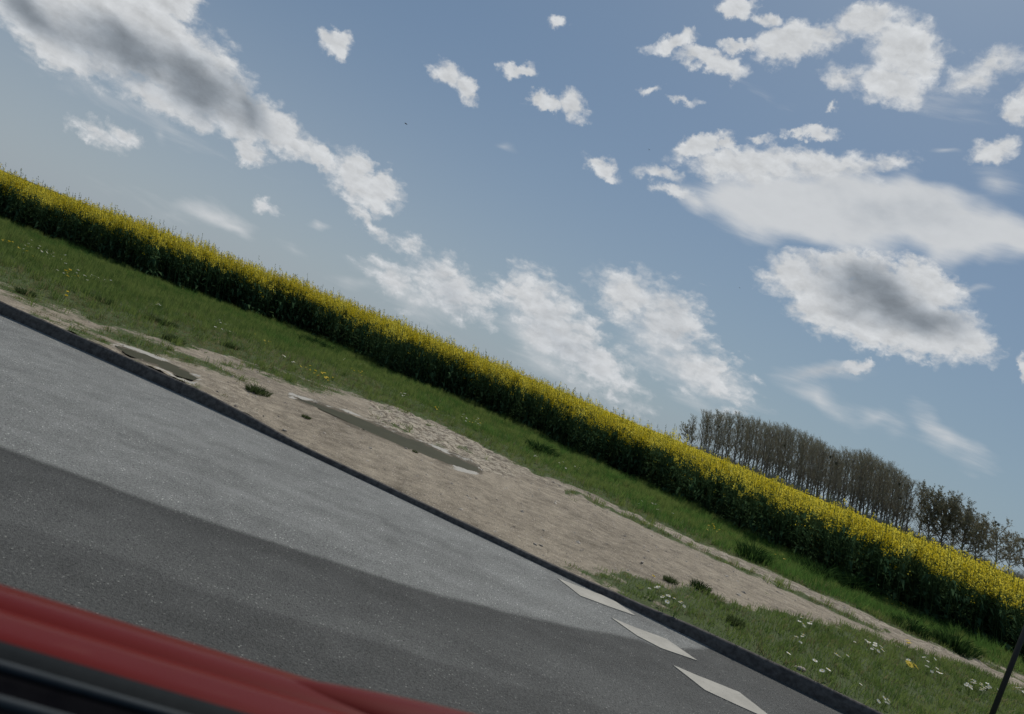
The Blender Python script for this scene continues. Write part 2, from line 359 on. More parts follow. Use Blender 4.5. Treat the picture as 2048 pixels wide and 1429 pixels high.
# ------------------------------------------------------------------ ground plan
def poly_world(pts, z): return np.array([G(x, y, z) for x, y in pts])
def extend(P, n=45.):
    a = P[0] + (P[0]-P[2])/np.linalg.norm(P[0]-P[2])*n; b = P[-1] + (P[-1]-P[-3])/np.linalg.norm(P[-1]-P[-3])*n
    return np.vstack([a, P, b])
def resample(P, n, ext=None):
    d = np.concatenate([[0], np.cumsum(np.linalg.norm(np.diff(P, axis=0), axis=1))]); s = np.linspace(0, d[-1], n)
    return np.stack([np.interp(s, d, P[:, k]) for k in range(3)], 1)
KERB_FOOT = [(-60, 602), (0, 628), (200, 717), (400, 806), (603, 903), (800, 997), (1000, 1092), (1118, 1149), (1270, 1222), (1450, 1309), (1600, 1382), (1700, 1431), (1850, 1504), (2048, 1602)]
RAPE_FOOT = [(-80, 408), (0, 440), (147, 498), (294, 557), (452, 612), (610, 668), (700, 704), (771, 740), (837, 770), (934, 806), (1030, 848), (1100, 882), (1185, 924), (1259, 957), (1333, 989),
             (1444, 1046), (1537, 1092), (1640, 1142), (1720, 1182), (1825, 1228), (1945, 1276), (2048, 1318), (2200, 1382)]
RAPE_TOP = [(-80, 300), (0, 330), (200, 402), (400, 475), (600, 554), (800, 636), (1000, 717), (1240, 822), (1400, 886), (1560, 953), (1700, 1008), (1850, 1066), (2048, 1150), (2200, 1208)]
def smooth_poly(P, it=3):
    P = P.copy()
    for _ in range(it): P[1:-1] = (P[:-2] + 2*P[1:-1] + P[2:])/4
    return P
kerb_w = smooth_poly(resample(extend(poly_world(KERB_FOOT, 0.)), 700), 14)
rape_w = smooth_poly(resample(extend(poly_world(RAPE_FOOT, .12)), 700), 6)
# match stations of both lines by the angle seen from far behind, so the verge grid stays regular
def station(P): return P[:, 0]
def line_at(P, x): return np.stack([x, np.interp(x, P[:, 0], P[:, 1]), np.interp(x, P[:, 0], P[:, 2])], -1)
X0, X1 = -38., 22.
kdir = kerb_w[400]-kerb_w[300]; kdir /= np.linalg.norm(kdir); knrm = np.array([-kdir[1], kdir[0], 0])
if knrm[1] < 0: knrm = -knrm
_kx, _ = project(kerb_w)
def kerb_height(px): return np.interp(px, [0, 400, 500, 600, 700, 1118, 1270, 1400, 1600, 2000], [.105, .100, .074, .040, .040, .040, .055, .083, .096, .10])
kerb_px = np.clip(_kx, -60, 2048); kerb_px[:int(np.argmin(np.abs(kerb_w[:, 0]-poly_world(KERB_FOOT, 0)[0, 0])))] = 0
_i = int(np.argmin(np.abs(kerb_w[:, 0]-poly_world(KERB_FOOT, 0)[-1, 0]))); kerb_px[_i:] = 2048
kerb_z = kerb_height(kerb_px)

# ground sheet to the horizon, below everything
gp = np.zeros((41, 41, 3)); gx = np.linspace(-2600, 2600, 41); gp[..., 0], gp[..., 1] = np.meshgrid(gx, gx, indexing='ij'); gp[..., 2] = -.06
tag(obj('ground', grid_mesh('ground', gp, [M_GROUND])), kind='structure')
# road on the near side of the kerb
K = [(x, y+2) for x, y in KERB_FOOT if x <= 1450]
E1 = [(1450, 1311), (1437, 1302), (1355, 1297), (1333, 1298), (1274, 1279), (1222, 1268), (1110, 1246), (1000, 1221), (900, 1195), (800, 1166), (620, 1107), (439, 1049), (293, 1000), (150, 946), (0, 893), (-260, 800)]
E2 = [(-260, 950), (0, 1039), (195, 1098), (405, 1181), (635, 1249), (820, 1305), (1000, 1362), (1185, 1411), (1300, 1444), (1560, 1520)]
kk = np.linspace(0, 699, 1500); kx_ = np.stack([np.interp(kk, np.arange(700), kerb_w[:, q]) for q in range(3)], 1)
dens = np.concatenate([[kx_[0, 0]], np.linspace(-14, 8, 1150), [kx_[-1, 0]]]); dens = np.concatenate([np.linspace(kx_[0, 0], -14.1, 40), np.linspace(-14, 8, 1150), np.linspace(8.1, kx_[-1, 0], 40)])
kx_ = line_at(kx_[np.argsort(kx_[:, 0])], dens)
back = np.concatenate([np.linspace(0, 7, 300), np.linspace(7.2, 26, 30)]); rd = np.zeros((len(kx_), len(back), 3))
for j_, b_ in enumerate(back): rd[:, j_] = kx_ - knrm*b_
rd[..., 2] = 0; rd[:, 0] += knrm*.05
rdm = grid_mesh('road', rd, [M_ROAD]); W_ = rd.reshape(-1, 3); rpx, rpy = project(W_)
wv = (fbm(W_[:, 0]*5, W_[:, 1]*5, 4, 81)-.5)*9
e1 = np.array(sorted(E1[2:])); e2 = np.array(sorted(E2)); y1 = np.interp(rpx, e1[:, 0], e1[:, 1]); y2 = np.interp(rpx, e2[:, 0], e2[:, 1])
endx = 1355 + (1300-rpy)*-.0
veil = (1-smoothstep(-4, 5, rpy-y1+wv*.5)); veil = veil*np.where(rpx > 1333, 1-smoothstep(-3, 3, rpy-1297-(rpx-1355)*.06), 1)*(rpx < 1480)  # paler area: bright veil on the window glass, painted on the road
veil_mid = smoothstep(-3, 6, rpy-y1+wv*.5)*(1-smoothstep(-5, 6, rpy-y2+wv))*(1-smoothstep(1150, 1500, rpx)*.6)*(-.45+1.35*np.clip((rpy-y1)/(y2-y1+1), 0, 1))  # dark-to-light band of the same glass reflection, painted as road tone
front_ = W_[:, 1] > .3; attr(rdm, 'veil', np.where(front_, veil, 0)); attr(rdm, 'mid', np.where(front_, veil_mid, 0))
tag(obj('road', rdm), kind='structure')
def sheet(name, pts, z, m, ragged=.012, n=400, kind='structure'):
    P = resample(np.vstack([poly_world(pts, z), poly_world(pts[:1], z)]), n)[:-1]
    P[:, 0] += ragged*(fbm(P[:, 0]*9, P[:, 1]*9, 4, 3)-.5)*2; P[:, 1] += ragged*(fbm(P[:, 0]*9+50, P[:, 1]*9, 4, 5)-.5)*2
    bm = bmesh.new(); vs_ = [bm.verts.new(p) for p in P]; bm.faces.new(vs_)
    bmesh.ops.triangulate(bm, faces=bm.faces[:]); bm.normal_update()
    for f in bm.faces:
        if f.normal.z < 0: f.normal_flip()
    me = bpy.data.meshes.new(name); bm.to_mesh(me); bm.free(); me.materials.append(m)
    return tag(obj(name, me), kind=kind)
# kerb: a cast concrete strip, lowered where the field track meets the road
prof_n = 7; kp = np.zeros((700, prof_n, 3))
wob = (fbm(kerb_w[:, 0]*3, kerb_w[:, 1]*3, 4, 11)-.5)*.016
top_w = .055
offs = [(0, -.05), (.004, .35), (.012, .86), (.024, 1.0), (.042, 1.01), (top_w, 1.0), (top_w+.01, -.05)]
for j, (o_, h_) in enumerate(offs):
    kp[:, j] = kerb_w + knrm*o_; kp[:, j] += knrm[None]*(wob*(1 if 0 < j < 5 else 0))[:, None]
    kp[:, j, 2] = kerb_z*h_ + (wob*.5 if 2 <= j <= 5 else 0)
kp[:, 0, 2] = -.05; kp[:, -1, 2] = -.05
tag(obj('kerb', grid_mesh('kerb', kp, [M_KERB], smooth=False)), kind='structure')

# verge between kerb and crop: masks decide where soil, sand, chalk rim and grass are
GB = np.array([(-300, 445), (0, 560), (100, 603), (200, 645), (300, 670), (400, 690), (450, 705), (560, 742), (650, 768), (722, 790), (813, 822), (900, 858), (974, 895), (1100, 957), (1148, 976), (1315, 1046), (1450, 1105), (1648, 1193), (1840, 1271), (1918, 1301), (2048, 1358), (2400, 1510)])
DB = np.array([(-300, 480), (0, 590), (100, 634), (200, 678), (300, 712), (400, 738), (480, 765), (560, 772), (640, 790), (722, 795), (813, 824), (974, 897), (1100, 958), (2400, 1511)])
LB = np.array([(900, 1200), (1000, 1118), (1130, 1112), (1222, 1126), (1296, 1159), (1370, 1176), (1450, 1195), (1510, 1218), (1594, 1226), (1690, 1252), (1780, 1281), (1870, 1312), (1975, 1348), (2048, 1378), (2400, 1530)])
RUT = np.array([(1150, 986), (1315, 1062), (1450, 1124), (1648, 1212), (1760, 1263)])
PUD1 = [(228, 690), (270, 702), (318, 719), (350, 731), (381, 747), (396, 757), (385, 760), (360, 753), (331, 742), (289, 724), (255, 709)]
PUD2 = [(582, 791), (645, 812), (700, 829), (743, 847), (800, 869), (844, 886), (900, 909), (953, 934), (962, 945), (939, 941), (900, 929), (869, 918), (813, 897), (770, 879), (729, 860), (680, 837), (617, 808)]
def seg_dist(px, py, poly):
    d = np.full(px.shape, 1e9); P = np.array(list(poly)+[poly[0]], float)
    for (ax, ay), (bx, by) in zip(P[:-1], P[1:]):
        L = (bx-ax)**2+(by-ay)**2; t_ = np.clip(((px-ax)*(bx-ax)+(py-ay)*(by-ay))/L, 0, 1)
        d = np.minimum(d, np.hypot(px-ax-t_*(bx-ax), py-ay-t_*(by-ay)))
    return d
def inside(px, py, poly):
    r = np.zeros(px.shape, bool); P = np.array(poly, float); j = len(P)-1
    for i in range(len(P)):
        c = ((P[i, 1] > py) != (P[j, 1] > py)) & (px < (P[j, 0]-P[i, 0])*(py-P[i, 1])/(P[j, 1]-P[i, 1]+1e-9)+P[i, 0]); r ^= c; j = i
    return r
def masks(W):
    px, py = project(W); beh = W[:, 1] < 1.
    px = np.where(beh, np.where(W[:, 0] > 0, 2600, -600), px)
    nA = fbm(W[:, 0]*1.3, W[:, 1]*1.3, 4, 21)-.5; nB = fbm(W[:, 0]*5, W[:, 1]*5, 4, 22)-.5
    yy = py + nA*26 + nB*14
    gb = np.interp(px, GB[:, 0], GB[:, 1]); db = np.interp(px, DB[:, 0], DB[:, 1]); lb = np.interp(px, LB[:, 0], LB[:, 1])
    g = 1-smoothstep(-7, 9, yy-gb)
    patch = .46 + nA*1.2 + nB*.7
    zone = smoothstep(-6, 6, yy-gb)*(1-smoothstep(-6, 12, yy-db))*(px < 760)
    g = np.maximum(g, zone*np.clip(patch+.03, 0, 1))
    nearkerb = smoothstep(0, 10, yy-db)*(px < 520)
    g = np.maximum(g, nearkerb*np.clip(.22 + nA*1.1 + nB*.9, 0, .8))
    low = smoothstep(-8, 12, yy-lb)*np.clip((px-1060)/110, 0, 1)
    g = np.maximum(g, np.where(px > 1060, low*np.clip(.44+np.clip((px-1150)/420, 0, 1)*.70 + nB*1.5 + nA*.6, 0, 1), 0))
    mid_ = smoothstep(1450, 1600, px)*0
    rut = np.exp(-((py-np.interp(px, RUT[:, 0], RUT[:, 1]))/6.)**2)*(px > 1130)*(px < 1780)
    g = np.maximum(g, rut*np.clip(.72+nB*1.2, 0, 1))
    dirtz = smoothstep(0, 8, yy-gb)*(1-low)
    g = np.maximum(g, dirtz*np.clip((nB*1.6+nA*.8)-.22, 0, .6)*(px > 1000))
    d2 = np.where(inside(px, py, PUD2), -seg_dist(px, py, PUD2), seg_dist(px, py, PUD2))
    d1 = np.where(inside(px, py, PUD1), -seg_dist(px, py, PUD1), seg_dist(px, py, PUD1))
    # chalky sand above the second puddle, and pale rims where puddles have dried
    up2 = np.interp(px, [600, 700, 800, 900, 960, 1100], [797, 829, 869, 909, 936, 985])
    sand = smoothstep(700, 770, px)*(1-smoothstep(960, 1100, px))*smoothstep(-6, 4, up2-py)*smoothstep(-4, 8, py-gb)
    sand = np.maximum(sand, .55*smoothstep(-2, 4, py-gb)*(1-smoothstep(14, 22, py-gb))*(px > 930))
    sand = np.maximum(sand, .5*(px < 520)*smoothstep(2, 14, py-db))
    g = np.where((sand > .55) & (px > 700) & (px < 1000), np.clip(g*.3 + (nB*1.8+.12), 0, .62), g)
    rim = np.exp(-((np.minimum(np.abs(d1-3.), np.abs(d2-4.+nB*5)))/3.4)**2)
    side = np.where((py < up2+2) | (px > 905) | (px < 430), 1., .25)
    wet = rim*side*np.clip(.80+nB*2.6, 0, 1.0)
    wet = np.maximum(wet, .8*np.exp(-(((px-925)/30.)**2+((py-944-(px-925)*.3)/4.)**2)))
    inp = (d1 < 3) | (d2 < 4)
    g = np.where(inp, 0, g)
    return px, py, g, sand, wet, d1, d2
NS, NTt = 900, 150
xs = np.concatenate([np.linspace(-38, -13, 110), np.linspace(-12.9, 9, 700), np.linspace(9.2, 24, 90)])
ka = line_at(kerb_w + knrm*(top_w+.004), xs); kz = np.interp(xs, kerb_w[:, 0], kerb_z); ra = line_at(rape_w, xs)
tt = np.linspace(0, 1.12, NTt)
VG = ka[:, None, :]*(1-tt)[None, :, None] + ra[:, None, :]*tt[None, :, None]
lift = smoothstep(0, .12, tt)[None, :]
dist = np.hypot(VG[..., 0]-ka[:, None, 0], VG[..., 1]-ka[:, None, 1])
und = (fbm(VG[..., 0]*.9, VG[..., 1]*.9, 3, 31)-.5)*.06 + (fbm(VG[..., 0]*6, VG[..., 1]*6, 3, 33)-.5)*.022
VG[..., 2] = kz[:, None]*(1-smoothstep(0, 1.6, dist)) + (.10+und)*smoothstep(0, 1.6, dist) - .004*(dist < .02) + und*.25
fl = VG.reshape(-1, 3)
vpx, vpy, vg_g, vg_s, vg_w, d1, d2 = masks(fl)
dip = np.minimum(d1*.0015, 0)+np.minimum(d2*.0015, 0)
pud_z1 = float(np.median(fl[(np.abs(d1) < 2), 2])); pud_z2 = float(np.median(fl[(np.abs(d2) < 2), 2]))
near1 = np.exp(-np.clip(d1, 0, None)**2/200.); near2 = np.exp(-np.clip(d2, 0, None)**2/300.)
fl[:, 2] = fl[:, 2]*(1-near1)+(pud_z1)*near1; fl[:, 2] = fl[:, 2]*(1-near2)+(pud_z2)*near2
fl[:, 2] += np.where(d1 < 0, -.012, 0)+np.where(d2 < 0, -.012, 0)
fl[:, 2] += vg_s*(np.minimum(d2, 12)/12).clip(0, 1)*((fbm(fl[:, 0]*5, fl[:, 1]*3.2, 4, 91)-.5)*.13) + (1-vg_g)*(1-vg_s)*(np.minimum(np.minimum(d1, d2), 12)/12).clip(0, 1)*smoothstep(.15, .5, dist.ravel())*(fbm(fl[:, 0]*9, fl[:, 1]*5, 3, 93)-.5)*.018
vm = grid_mesh('verge', fl.reshape(VG.shape), [M_VERGE]); attr(vm, 'grass', vg_g); attr(vm, 'sand', vg_s); attr(vm, 'wet', vg_w); attr(vm, 'damp', np.exp(-(np.clip(np.minimum(d1*1.6, d2), 0, None)/7.)**2)*np.clip(.75+(fbm(fl[:, 0]*4, fl[:, 1]*4, 3, 95)-.5)*2, 0, 1))
tag(obj('verge', vm), kind='structure')
Zg = fl.reshape(VG.shape)[..., 2]
def verge_z(x, y):
    "height of the verge by (x, fraction kerb -> crop)"
    i = np.clip(np.searchsorted(xs, x)-1, 0, len(xs)-2); k = np.interp(x, xs, ka[:, 1]); r = np.interp(x, xs, ra[:, 1])
    j = np.clip(((y-k)/(r-k)/1.12*(NTt-1)), 0, NTt-2); j0 = j.astype(int); fj = j-j0
    return Zg[i, j0]*(1-fj)+Zg[i, j0+1]*fj
# puddles
m, t, p = material('puddle_water'); p.inputs['Base Color'].default_value = rgb(.050, .044, .024); p.inputs['Roughness'].default_value = .22
p.inputs['Specular IOR Level'].default_value = .03; p.inputs['Roughness'].default_value = .5
c = t.new('ShaderNodeTexCoord').outputs['Object']; t.l.new(t.mix(t.noise(c, 5, 4), rgb(.045, .042, .022), rgb(.075, .070, .040)), p.inputs['Base Color'])
bump(t, p, t.noise(c, 30, 2), .08, .01); M_WATER = m
def grow(P, k):
    c_ = np.mean(P, 0); return [tuple(np.array(q)+(np.array(q)-c_)/np.linalg.norm(np.array(q)-c_)*k) for q in P]
sheet('puddle', grow(PUD1, 2.), pud_z1-.005, M_WATER, .01, 300); sheet('puddle', grow(PUD2, 2.), pud_z2-.005, M_WATER, .012, 400)

# ------------------------------------------------------------------ crop
def rape_height(x):
    "plant height at the field edge so that its line of flowers stands against the sky as in the photograph"
    e = line_at(rape_w, x); out = np.full(len(x), 1.3); best = np.full(len(x), 1e9)
    for h in np.linspace(.9, 2.0, 45):
        q = e + np.stack([-.25*np.full(len(x), h), np.zeros(len(x)), np.full(len(x), h)], -1); px, py = project(q)
        err = np.abs(py-np.interp(px, [a for a, _ in RAPE_TOP], [b for _, b in RAPE_TOP])); ok = err < best; best = np.where(ok, err, best); out = np.where(ok, h, out)
    return out
rxs = np.linspace(-30, 16, 200); rh = rape_height(rxs)
# keep ends (outside the frame) at the height of the nearest seen plants
epx, epy = project(line_at(rape_w, rxs)); good = (epx > -60) & (epx < 2150) & (line_at(rape_w, rxs)[:, 1] > 3)
rh = np.interp(rxs, rxs[good], rh[good]); rh = np.convolve(np.pad(rh, 8, 'edge'), np.ones(17)/17, 'valid')
print('crop heights', rh.min(), rh.max())
def floret(T, c, r, m=2):
    a = Vector((random.uniform(-1, 1), random.uniform(-1, 1), random.uniform(-1, 1))).normalized(); b = a.orthogonal().normalized(); b.rotate(Matrix.Rotation(random.uniform(0, 6.28), 3, a)); d = a.cross(b)
    c = Vector(c); T.face([c-b*r, c-d*r*.8, c+b*r, c+d*r*.8], m)
def raceme(T, base, top, nf, r):
    base = Vector(base); top = Vector(top); T.ribbon(base, top, .006, 0)
    ax = (top-base)
    for i in range(nf):
        f = random.uniform(.1, .94)**.8; w = .034*(1-.5*f)+.006; a = random.uniform(0, 6.28)
        c = base + ax*f + Vector((math.cos(a)*w, math.sin(a)*w, random.uniform(-.01, .01)))
        floret(T, c, r*random.uniform(.75, 1.2))
    floret(T, top, .009, 3); floret(T, top+Vector((.006, 0, .008)), .008, 3)
def rape_plant(h=1.0, nf=15, leaves=16, tall=False):
    T = Tpl(); hs = h*.62; T.tube((0, 0, 0), (random.uniform(-.02, .02), 0, hs), .009, .007, 3, 0)
    nb = random.randint(5, 7)
    for k in range(nb):
        a = random.uniform(0, 6.28); z0 = hs*random.uniform(.55, 1.); sp = random.uniform(.03, .19)
        zt = h*random.uniform(.83, 1.0) if k else h*(1.0)
        if tall and k == 0: zt = h*1.08
        b = Vector((0, 0, z0)); q = Vector((math.cos(a)*sp, math.sin(a)*sp, zt-.15)); T.ribbon(b, q, .010, 0)
        if tall and k == 0:
            T.ribbon(q, (q.x, q.y, zt), .007, 0)
            for i in range(4): floret(T, (q.x+random.uniform(-.02, .02), q.y, zt-.02*i), .012, 3)
        else: raceme(T, q, (q.x, q.y, zt), nf, .0125)
    for k in range(random.choice((0, 0, 1, 1))):
        a = random.uniform(0, 6.28); q = Vector((math.cos(a)*.16, math.sin(a)*.16, h*random.uniform(.48, .72))); T.ribbon((0, 0, q.z-.15), q, .008, 0); raceme(T, q, q+Vector((0, 0, .10)), 6, .012)
    for k in range(leaves):
        a = random.uniform(0, 6.28); z = h*random.uniform(.05, .80); L = random.uniform(.10, .24)*(1.25-.7*z/h); w = L*.34
        d = Vector((math.cos(a), math.sin(a), 0)); s_ = Vector((-d.y, d.x, 0)); o_ = Vector((d.x*random.uniform(0, .08), d.y*random.uniform(0, .08), z))
        tip = o_+d*L+Vector((0, 0, random.uniform(-.10, .05))); mid_ = o_+d*L*.55+Vector((0, 0, .03))
        T.face([o_, mid_+s_*w*.5, tip, mid_-s_*w*.5], 1)
    return T
crop_t = [rape_plant() for _ in range(8)] + [rape_plant(tall=True) for _ in range(2)]
far_t = []
for _ in range(4):
    T = Tpl()
    for k in range(4):
        a = random.uniform(0, 6.28); s_ = random.uniform(.05, .3); q = Vector((math.cos(a)*s_, math.sin(a)*s_, .8)); T.ribbon((q.x, q.y, .5), q, .012, 0)
        for i in range(6): floret(T, (q.x+random.uniform(-.05, .05), q.y+random.uniform(-.05, .05), random.uniform(.8, .98)), .024)
    for i in range(4):
        a = random.uniform(0, 6.28); T.face([(0, 0, .4), (math.cos(a)*.2, math.sin(a)*.2, .7), (math.cos(a+.5)*.25, math.sin(a+.5)*.25, .62)], 1)
    far_t.append(T)
def crop_points(x0, x1, d0, d1, n):
    x = rng.uniform(x0, x1, n); dd = rng.uniform(d0, d1, n); e = line_at(rape_w, x)
    P = np.stack([x + knrm[0]*dd, e[:, 1] + knrm[1]*dd, np.full(n, .08)], -1); return P, x, dd
P1, x1_, dd1 = crop_points(-24, 12, -.05, 2.6, 3900); P1[:, 1] += (fbm(x1_*.8, x1_*0, 3, 5)-.5)*.5*np.clip(1-dd1, 0, 1)
clump = .93 + .13*fbm(P1[:, 0]*.9, P1[:, 1]*.9, 3, 8) + rng.normal(0, .05, len(P1))
h1 = np.interp(x1_, rxs, rh)*clump*np.where(dd1 < .35, rng.uniform(.80, 1.0, len(P1)), 1)
pk = rng.integers(0, 10, len(P1)); pk = np.where((pk >= 8) & (rng.random(len(P1)) < .35), 0, pk)
cm = scatter('rapeseed_crop', crop_t, pk, P1, rng.uniform(0, 6.28, len(P1)), np.ones(len(P1)), [M_STEM, M_LEAF, M_PETAL, M_POD], shear=.25, sz=h1-.08)
tag(obj('rapeseed_crop', cm), 'dense flowering rapeseed crop with yellow tops and dark green stems along the field edge', 'crop', kind='stuff')
P2, x2_, dd2 = crop_points(-45, 30, 2.6, 30, 9000); P2[:, 2] = 0
h2 = np.interp(x2_, rxs, rh)*(.93+.07*fbm(P2[:, 0]*.5, P2[:, 1]*.5, 2, 8)) 
cm2 = scatter('rapeseed_field', far_t, rng.integers(0, 4, len(P2)), P2, rng.uniform(0, 6.28, len(P2)), np.full(len(P2), 1.2), [M_STEM, M_LEAF, M_PETAL, M_POD], shear=.17, sz=h2)
tag(obj('rapeseed_field', cm2), 'yellow rapeseed flowers filling the field behind its front edge', 'crop', kind='stuff')
# canopy surface carries the field on to the trees
cx = np.concatenate([np.linspace(-260, -46, 30), np.linspace(-45, 30, 300), np.linspace(31, 260, 30)]); cd = np.concatenate([np.linspace(2.2, 30, 120), np.linspace(31, 190, 60)])
kl = line_at(np.vstack([[-600, rape_w[0, 1] + (rape_w[0, 1]-rape_w[80, 1])/(rape_w[0, 0]-rape_w[80, 0])*(-600-rape_w[0, 0]), 0], rape_w, [600, rape_w[-1, 1]+(rape_w[-1, 1]-rape_w[-80, 1])/(rape_w[-1, 0]-rape_w[-80, 0])*(600-rape_w[-1, 0]), 0]]), cx)
CP = np.zeros((len(cx), len(cd), 3)); CP[..., 0] = cx[:, None]+knrm[0]*cd[None]; CP[..., 1] = kl[:, 1][:, None]+knrm[1]*cd[None]
CP[..., 2] = .98 - .0035*cd[None] + .20*fbm(CP[..., 0]*2.2, CP[..., 1]*2.2, 4, 44)*1.0; CP[:, 0, 2] = .25
m, t, p = material('crop_canopy'); c = t.new('ShaderNodeTexCoord').outputs['Object']
t.l.new(t.mix(t.ramp(t.noise(c, 22, 5, .7), .42, .6), rgb(.03, .05, .02), rgb(.50, .40, .02)), p.inputs['Base Color']); p.inputs['Roughness'].default_value = .9
tag(obj('crop_canopy', grid_mesh('crop_canopy', CP, [m])), 'far part of the yellow rapeseed field reaching back to the tree row', 'crop', kind='stuff')

# ------------------------------------------------------------------ grass
def blade_tpl(n, h, spread, w, lean=.35, m=0, seed=0):
    T = Tpl(); r_ = random.Random(seed)
    for _ in range(n):
        a = r_.uniform(0, 6.28); ox, oy = math.cos(a)*spread*r_.random(), math.sin(a)*spread*r_.random(); b = r_.uniform(0, 6.28)
        l_ = h*r_.uniform(.55, 1.1); dx, dy = math.cos(b)*l_*lean*r_.random(), math.sin(b)*l_*lean*r_.random(); c_ = r_.uniform(0, 3.14); wx, wy = math.cos(c_)*w/2, math.sin(c_)*w/2
        T.face([(ox-wx, oy-wy, 0), (ox+wx, oy+wy, 0), (ox+dx*.4+wx*.7, oy+dy*.4+wy*.7, l_*.6), (ox+dx*.4-wx*.7, oy+dy*.4-wy*.7, l_*.6)], m)
        T.face([(ox+dx*.4-wx*.7, oy+dy*.4-wy*.7, l_*.6), (ox+dx*.4+wx*.7, oy+dy*.4+wy*.7, l_*.6), (ox+dx, oy+dy, l_)], m)
    return T
def verge_points(n, t0=0.0, t1=1.03, x0=-19, x1=8.5):
    x = rng.uniform(x0, x1, n); f = rng.uniform(t0, t1, n); k = np.interp(x, xs, ka[:, 1]); r = np.interp(x, xs, ra[:, 1]); y = k+(r-k)*f
    return np.stack([x, y, verge_z(x, y)-.004], -1), f
P, f = verge_points(105000); px, py, g, s_, w_, dA, dB = masks(P)
keep = (g + rng.normal(0, .10, len(g)) > .50) & (px > -250) & (px < 2300); P, f, g, px, py = P[keep], f[keep], g[keep], px[keep], py[keep]
print('grass tufts', len(P))
hn = fbm(P[:, 0]*2.2, P[:, 1]*2.2, 3, 51)
gbp = np.interp(px, GB[:, 0], GB[:, 1])
up = smoothstep(0, 70, gbp-py)              # lusher away from the track
n6 = fbm(P[:, 0]*6, P[:, 1]*6, 3, 57); cl_ = smoothstep(.56, .72, n6)
hh = (.020 + .03*hn + .045*up*hn + .03*up + .085*cl_)*np.where(g < .75, .75, 1)
low = (py > np.interp(px, LB[:, 0], LB[:, 1])-5) & (px > 1060)
hh = np.where(low, .035+.045*hn*np.clip((px-1150)/400, .2, 1), hh)
vr = np.clip(.25+.9*(fbm(P[:, 0]*1.4, P[:, 1]*1.4, 4, 61)-.5)*2+.55*rng.random(len(P))-.6*cl_, 0, .999)
dryp = np.where(up < .15, .45, .06); dryp = np.where(low, .22, dryp); dryp = np.where((px < 760) & (up < .55), .55, dryp)
dryp = dryp*(1-.8*cl_)*(.55+.9*fbm(P[:, 0]*2.1, P[:, 1]*2.1, 3, 63)); pk = np.where(rng.random(len(P)) < dryp, 1, 0)
gt = [blade_tpl(5, 1.0, .45, .065, .7, 0, 3), blade_tpl(5, 1.0, .5, .06, .9, 1, 4)]
gm = scatter('verge_grass', gt, pk, P, rng.uniform(0, 6.28, len(P)), np.full(len(P), .09), [M_GRASS, M_DRYGRASS], sz=hh*1.15, vary=vr)
tag(obj('verge_grass', gm), 'short green and straw coloured grass on the verge between kerb, track and crop', 'grass', kind='stuff')
# long grass along the foot of the crop and on the bank above the track
P, f = verge_points(30000, .50, 1.04); px, py, g, s_, w_, dA, dB = masks(P)
toc = np.interp(px, [a for a, _ in RAPE_FOOT], [b for _, b in RAPE_FOOT]); gbp = np.interp(px, GB[:, 0], GB[:, 1])
nn = fbm(P[:, 0]*1.1, P[:, 1]*1.1, 3, 71)
wgt = np.clip(1-(py-toc)/26., 0, 1)*.9 + np.clip((px-900)/500, 0, 1)*.75*(gbp-py > 2) + (nn > .62)*.35*(px > 500)*(gbp-py > 20)
keep = (rng.random(len(P)) < wgt*1.1*(nn+.35)) & (g > .6) & (px > -250) & (px < 2300); P, px, py, nn = P[keep], px[keep], py[keep], nn[keep]
hh = (.05 + .17*nn*rng.uniform(.5, 1.15, len(P)))*(1+.3*(fbm(P[:, 0]*4, P[:, 1]*4, 2, 77) > .6))
print('tall tufts', len(P))
tg = [blade_tpl(6, 1.0, .5, .06, .8, 0, 13), blade_tpl(5, 1.0, .7, .05, .6, 0, 14)]
gm = scatter('long_grass', tg, rng.integers(0, 2, len(P)), P, rng.uniform(0, 6.28, len(P)), np.full(len(P), .13), [M_TALLGRASS], shear=.12, sz=hh, vary=np.clip(.6*nn+.4*rng.random(len(P)), 0, .999))
tag(obj('long_grass', gm), 'longer lush green grass along the foot of the rapeseed crop', 'grass', kind='stuff')

# loose stones on the track and verge
peb = []
for k in range(4):
    T = Tpl(); r_ = random.Random(k); pts = []
    ring = [(math.cos(a)*r_.uniform(.7, 1.1), math.sin(a)*r_.uniform(.5, .9), r_.uniform(.1, .3)) for a in (0, 1.05, 2.1, 3.14, 4.2, 5.2)]; topp = (r_.uniform(-.2, .2), r_.uniform(-.2, .2), r_.uniform(.55, .8))
    low_ = [(x*.9, y*.9, -.2) for x, y, z in ring]
    for i in range(6):
        j = (i+1) % 6; T.face([ring[i], ring[j], topp]); T.face([low_[i], low_[j], ring[j], ring[i]])
    peb.append(T)
P, f = verge_points(38000, .0, .75); px, py, g, s_, w_, dA, dB = masks(P); keep = (g < .5) & (px > -100) & (px < 2200) & (dA > 0) & (dB > 0); P = P[keep]
print('pebbles', len(P))
gm = scatter('gravel', peb, rng.integers(0, 4, len(P)), P, rng.uniform(0, 6.28, len(P)), np.exp(rng.normal(-4.95, .52, len(P))), [M_PEBBLE])
tag(obj('gravel', gm), 'loose pale stones strewn over the dirt track', 'gravel', kind='stuff')

